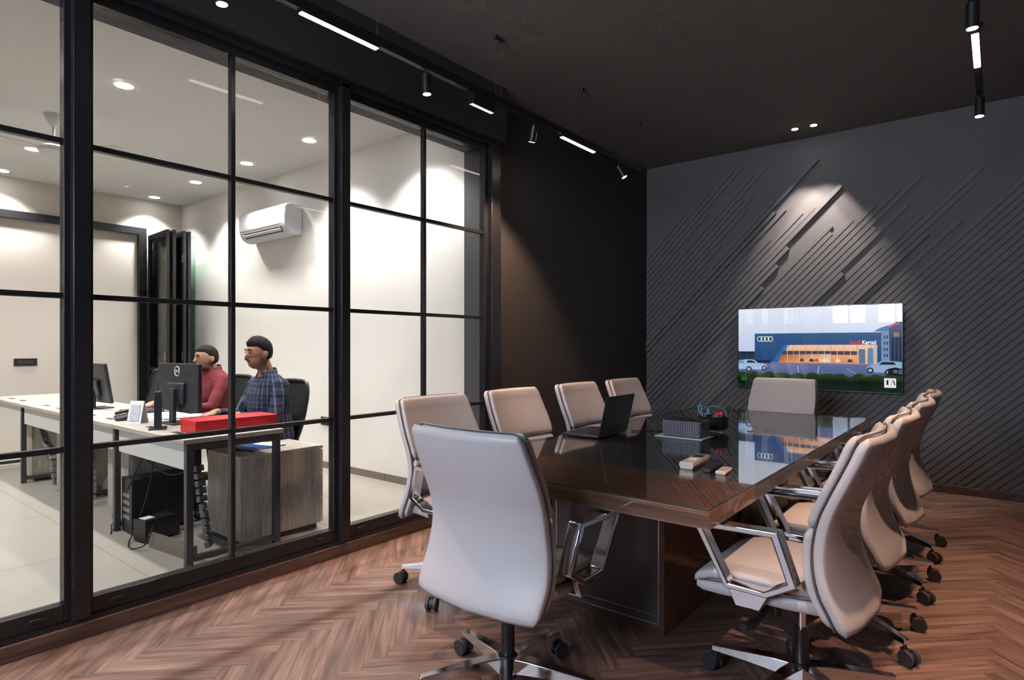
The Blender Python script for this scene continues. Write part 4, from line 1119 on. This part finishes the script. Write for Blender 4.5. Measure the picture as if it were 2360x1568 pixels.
# ------------------------------------------------------------------ people
def person(label, loc, rz, shirt, trousers, wr, el, head_dy, head_dz, lean, beard, scale=1.0, hairtop=.03):
    """local: facing +Y, origin on the floor under the hips"""
    root = thing('person', label, 'person', loc, rz)
    b = MB()
    def ring(c, rx, ry, tilt=0, n=20):
        ct, st_ = math.cos(tilt), math.sin(tilt)
        return [(c[0]+rx*srnd(math.cos(2*PI*k/n), .8), c[1]+ry*srnd(math.sin(2*PI*k/n), .8)*ct, c[2]-ry*srnd(math.sin(2*PI*k/n), .8)*st_) for k in range(n)]
    L_ = lambda z: lean*(z-.5)/.5
    b.loft([ring((0, L_(z)+dy, z), rx, ry) for z, rx, ry, dy in ((.46, .13, .11, .02), (.50, .175, .145, .01), (.58, .182, .150, .01), (.66, .168, .138, .015), (.74, .165, .140, .025), (.82, .172, .140, .03), (.90, .185, .135, .02), (.97, .190, .118, .01), (1.02, .165, .095, .005), (1.055, .115, .075, .0), (1.085, .065, .06, .01))])
    sh = L_(1.0)
    hx, hy, hz = 0, sh+head_dy, 1.205+head_dz
    b.cap((0, sh+.005, 1.03), (0, hy-.035, hz-.075), 0.062, .056)
    # head
    b.sphere((0, hy, hz+.022), (.077, .097, .100), 20, 16)
    b.sphere((0, hy+.022, hz-.050), (.060, .068, .066), 18, 12)
    b.sphere((0, hy+.060, hz-.078), (.030, .026, .024), 14, 10)
    b.sphere((0, hy+.052, hz+.005), (.056, .045, .055), 14, 10)
    b.cap((0, hy+.088, hz+.018), (0, hy+.109, hz-.018), .010, .0135, 10)
    b.sphere((0, hy+.087, hz+.032), (.048, .012, .012), 12, 8)
    b.sphere((0, hy+.090, hz-.046), (.024, .010, .009), 12, 8)
    for s in (-1, 1):
        b.sphere((s*.078, hy-.012, hz+.002), (.012, .020, .031), 12, 10)
        S = Vector((s*.178, sh+.005, .985)); E_ = Vector((s*el[0], el[1], el[2])); W_ = Vector((s*wr[0], wr[1], wr[2]))
        b.sphere((s*.165, sh+.005, .985), (.066, .066, .062), 14, 10)
        b.cap(S, E_, .060, .047); b.cap(E_, W_, .045, .028)
        # hand: palm, four fingers and a thumb
        fd_ = Vector((-s*.18, 1, -.12)).normalized(); sd = Vector((fd_.y, -fd_.x, 0)).normalized()*s
        pc_ = W_+fd_*.055
        b.cap(W_, W_+fd_*.03, .025, .026, 12)
        for k_ in range(4):
            o_ = (k_-1.5)*.0205
            k0 = W_+fd_*.035+sd*o_*.8; k1 = W_+fd_*.092+sd*o_
            b.cap(k0, k1, .0135, .0105, 8)
            Lf = (.030, .036, .034, .026)[k_]
            m1 = k1+fd_*Lf+Vector((0, 0, -.010)); b.cap(k1, m1, .0095, .0085, 8)
            b.cap(m1, m1+fd_*Lf*.6+Vector((0, 0, -.016)), .0085, .0075, 8)
        t0 = W_+fd_*.03-sd*.022; b.cap(t0, t0+fd_*.040-sd*.028, .012, .010, 8); b.cap(t0+fd_*.040-sd*.028, t0+fd_*.068-sd*.030, .010, .0085, 8)
        # legs
        H_ = Vector((s*.09, .02, .53)); K_ = Vector((s*.13, .43, .53)); A_ = Vector((s*.13, .40, .10))
        b.cap(H_, K_, .088, .062); b.cap(K_, A_, .058, .042)
        b.cap(A_+Vector((0, -.03, -.055)), A_+Vector((0, .15, -.065)), .040, .032, 12)
    tmp = b.build('body_src', 'skin', None, smooth=0)
    rm = tmp.modifiers.new('r', 'REMESH'); rm.mode = 'VOXEL'; rm.voxel_size = .0065
    sm = tmp.modifiers.new('s', 'SMOOTH'); sm.factor = .5; sm.iterations = 4
    bpy.context.view_layer.update()
    me_ = D.meshes.new_from_object(tmp.evaluated_get(bpy.context.evaluated_depsgraph_get()))
    D.objects.remove(tmp)
    me_.name = 'body'; me_.materials.clear()
    for m_ in ('skin', shirt, trousers, 'shoe', 'stubble' if beard else 'stubble_light'): me_.materials.append(MT[m_])
    mi = []
    collar_n = Vector((0, .45, 1)).normalized(); cp = Vector((0, sh+.02, 1.082))
    for pl in me_.polygons:
        c = pl.center; k_ = 1
        if c.z > 1.088 and abs(c.x) < .12: k_ = 4 if (c.z < hz-.030 and c.y > hy-.035 and c.z > hz-.125 and not (abs(c.x) < .02 and c.z > hz-.055 and c.y > hy+.08)) else 0
        elif c.z > 1.05 and abs(c.x) < .028 and c.y > sh+.03: k_ = 0
        elif c.z < .105: k_ = 3
        elif c.z < .60 and not (c.y < .12 and c.z > .56): k_ = 2
        if c.z > .60 and k_ != 0:
            for s in (-1, 1):
                E_ = Vector((s*el[0], el[1], el[2])); W_ = Vector((s*wr[0], wr[1], wr[2]))
                if (c-W_).dot((W_-E_).normalized()) > -.01 and (c-W_).length < .26: k_ = 0
        mi.append(k_)
    me_.polygons.foreach_set('material_index', mi); me_.polygons.foreach_set('use_smooth', [True]*len(mi))
    bo = D.objects.new('body', me_); C.objects.link(bo); bo.parent = root
    # fabric folds
    cos_ = [v.co.copy() for v in me_.vertices]; nrm_ = [v.normal.copy() for v in me_.vertices]
    for i_, (c, nn) in enumerate(zip(cos_, nrm_)):
        if .6 < c.z < 1.0 and abs(c.x) < .4:
            cos_[i_] = c + nn*noise.noise((c.x*9, c.y*9, c.z*14+loc[0]*3))*.007
    me_.vertices.foreach_set('co', [k_ for c in cos_ for k_ in c]); me_.update()
    # hair: cap that is proud of the skull above the hairline and inside it elsewhere
    hm = MB(); n, m = 40, 26; rings = []
    for i in range(1, m):
        t_ = PI*i/m; rg = []
        for k_ in range(n):
            a = 2*PI*k_/n
            d = Vector((math.sin(t_)*math.cos(a), math.sin(t_)*math.sin(a), -math.cos(t_)))
            fy = d.y; zz = d.z
            line = .40 if fy > .5 else (.40-(.5-fy)*.9 if fy > .12 else (.05-(.12-fy)*2.2 if fy > -.15 else -.62))
            edge = (zz-line)/.22
            f = max(0., min(1., edge+.5))
            prd = .88+f*(.17+hairtop*max(0, zz)*2.2 + hairtop*max(0, zz)*max(0, fy+.3)*2.6 + .05*noise.noise((d.x*7, d.y*7, d.z*7)))
            rg.append((d.x*.0785*prd, hy+d.y*.099*prd-.004, hz+.022+d.z*.101*prd))
        rings.append(rg)
    hm.loft(rings); hm.build('hair', 'hair', root, smooth=60)
    for s in (-1, 1):
        MB().sphere((s*.030, hy+.0905, hz+.014), (.0105, .0045, .0040), 10, 8).build('eye', 'eyew', root)
        MB().sphere((s*.030, hy+.0955, hz+.014), (.0052, .0035, .0042), 10, 8).build('pupil', 'hair', root)
        MB().tube([(s*.012, hy+.101, hz+.036), (s*.030, hy+.100, hz+.041), (s*.050, hy+.089, hz+.036)], .0042, 6).build('eyebrow', 'hair', root)
        MB().tube([(s*.001, hy+.1085, hz-.034), (s*.015, hy+.105, hz-.036), (s*.028, hy+.095, hz-.044)], [.006, .006, .003], 6).build('moustache', 'hair', root)
    MB().sphere((0, hy+.0935, hz-.050), (.021, .009, .0055), 12, 8).build('lips', mat('lips', (.25, .09, .075), .45), root)
    # shirt collar
    cs = []
    for k_ in range(21):
        a = PI*2*k_/20*.86+PI*.5+PI*.14
        cs.append((.070*math.cos(a), sh+.018+.066*math.sin(a), 1.080+.018*(-math.sin(a))))
    co_ = MB()
    rg = [[(x*1.0, y, z+.022), (x*1.06, y+(y-sh-.02)*.06, z+.020), (x*1.22, y+(y-sh-.02)*.22, z-.020), (x*1.16, y+(y-sh-.02)*.14, z-.022)] for x, y, z in cs]
    co_.loft(rg); co_.build('collar', shirt, root, smooth=50)
    root.scale = (scale, scale, scale)
    return root
person('man in a navy plaid shirt seated at the nearest office desk, facing left', (-4.52, 2.62, 0), PI+.03, 'plaid', 'denim', (.15, .40, .785), (.245, .17, .735), .085, .02, .06, False, 1.0, .06)
person('man in a maroon shirt seated behind the monitor, hands on the desk', (-5.58, 2.68, 0), PI+.06, 'maroon', 'darkcloth', (.17, .50, .785), (.255, .22, .76), .075, -.035, .05, True, 1.0, .01)
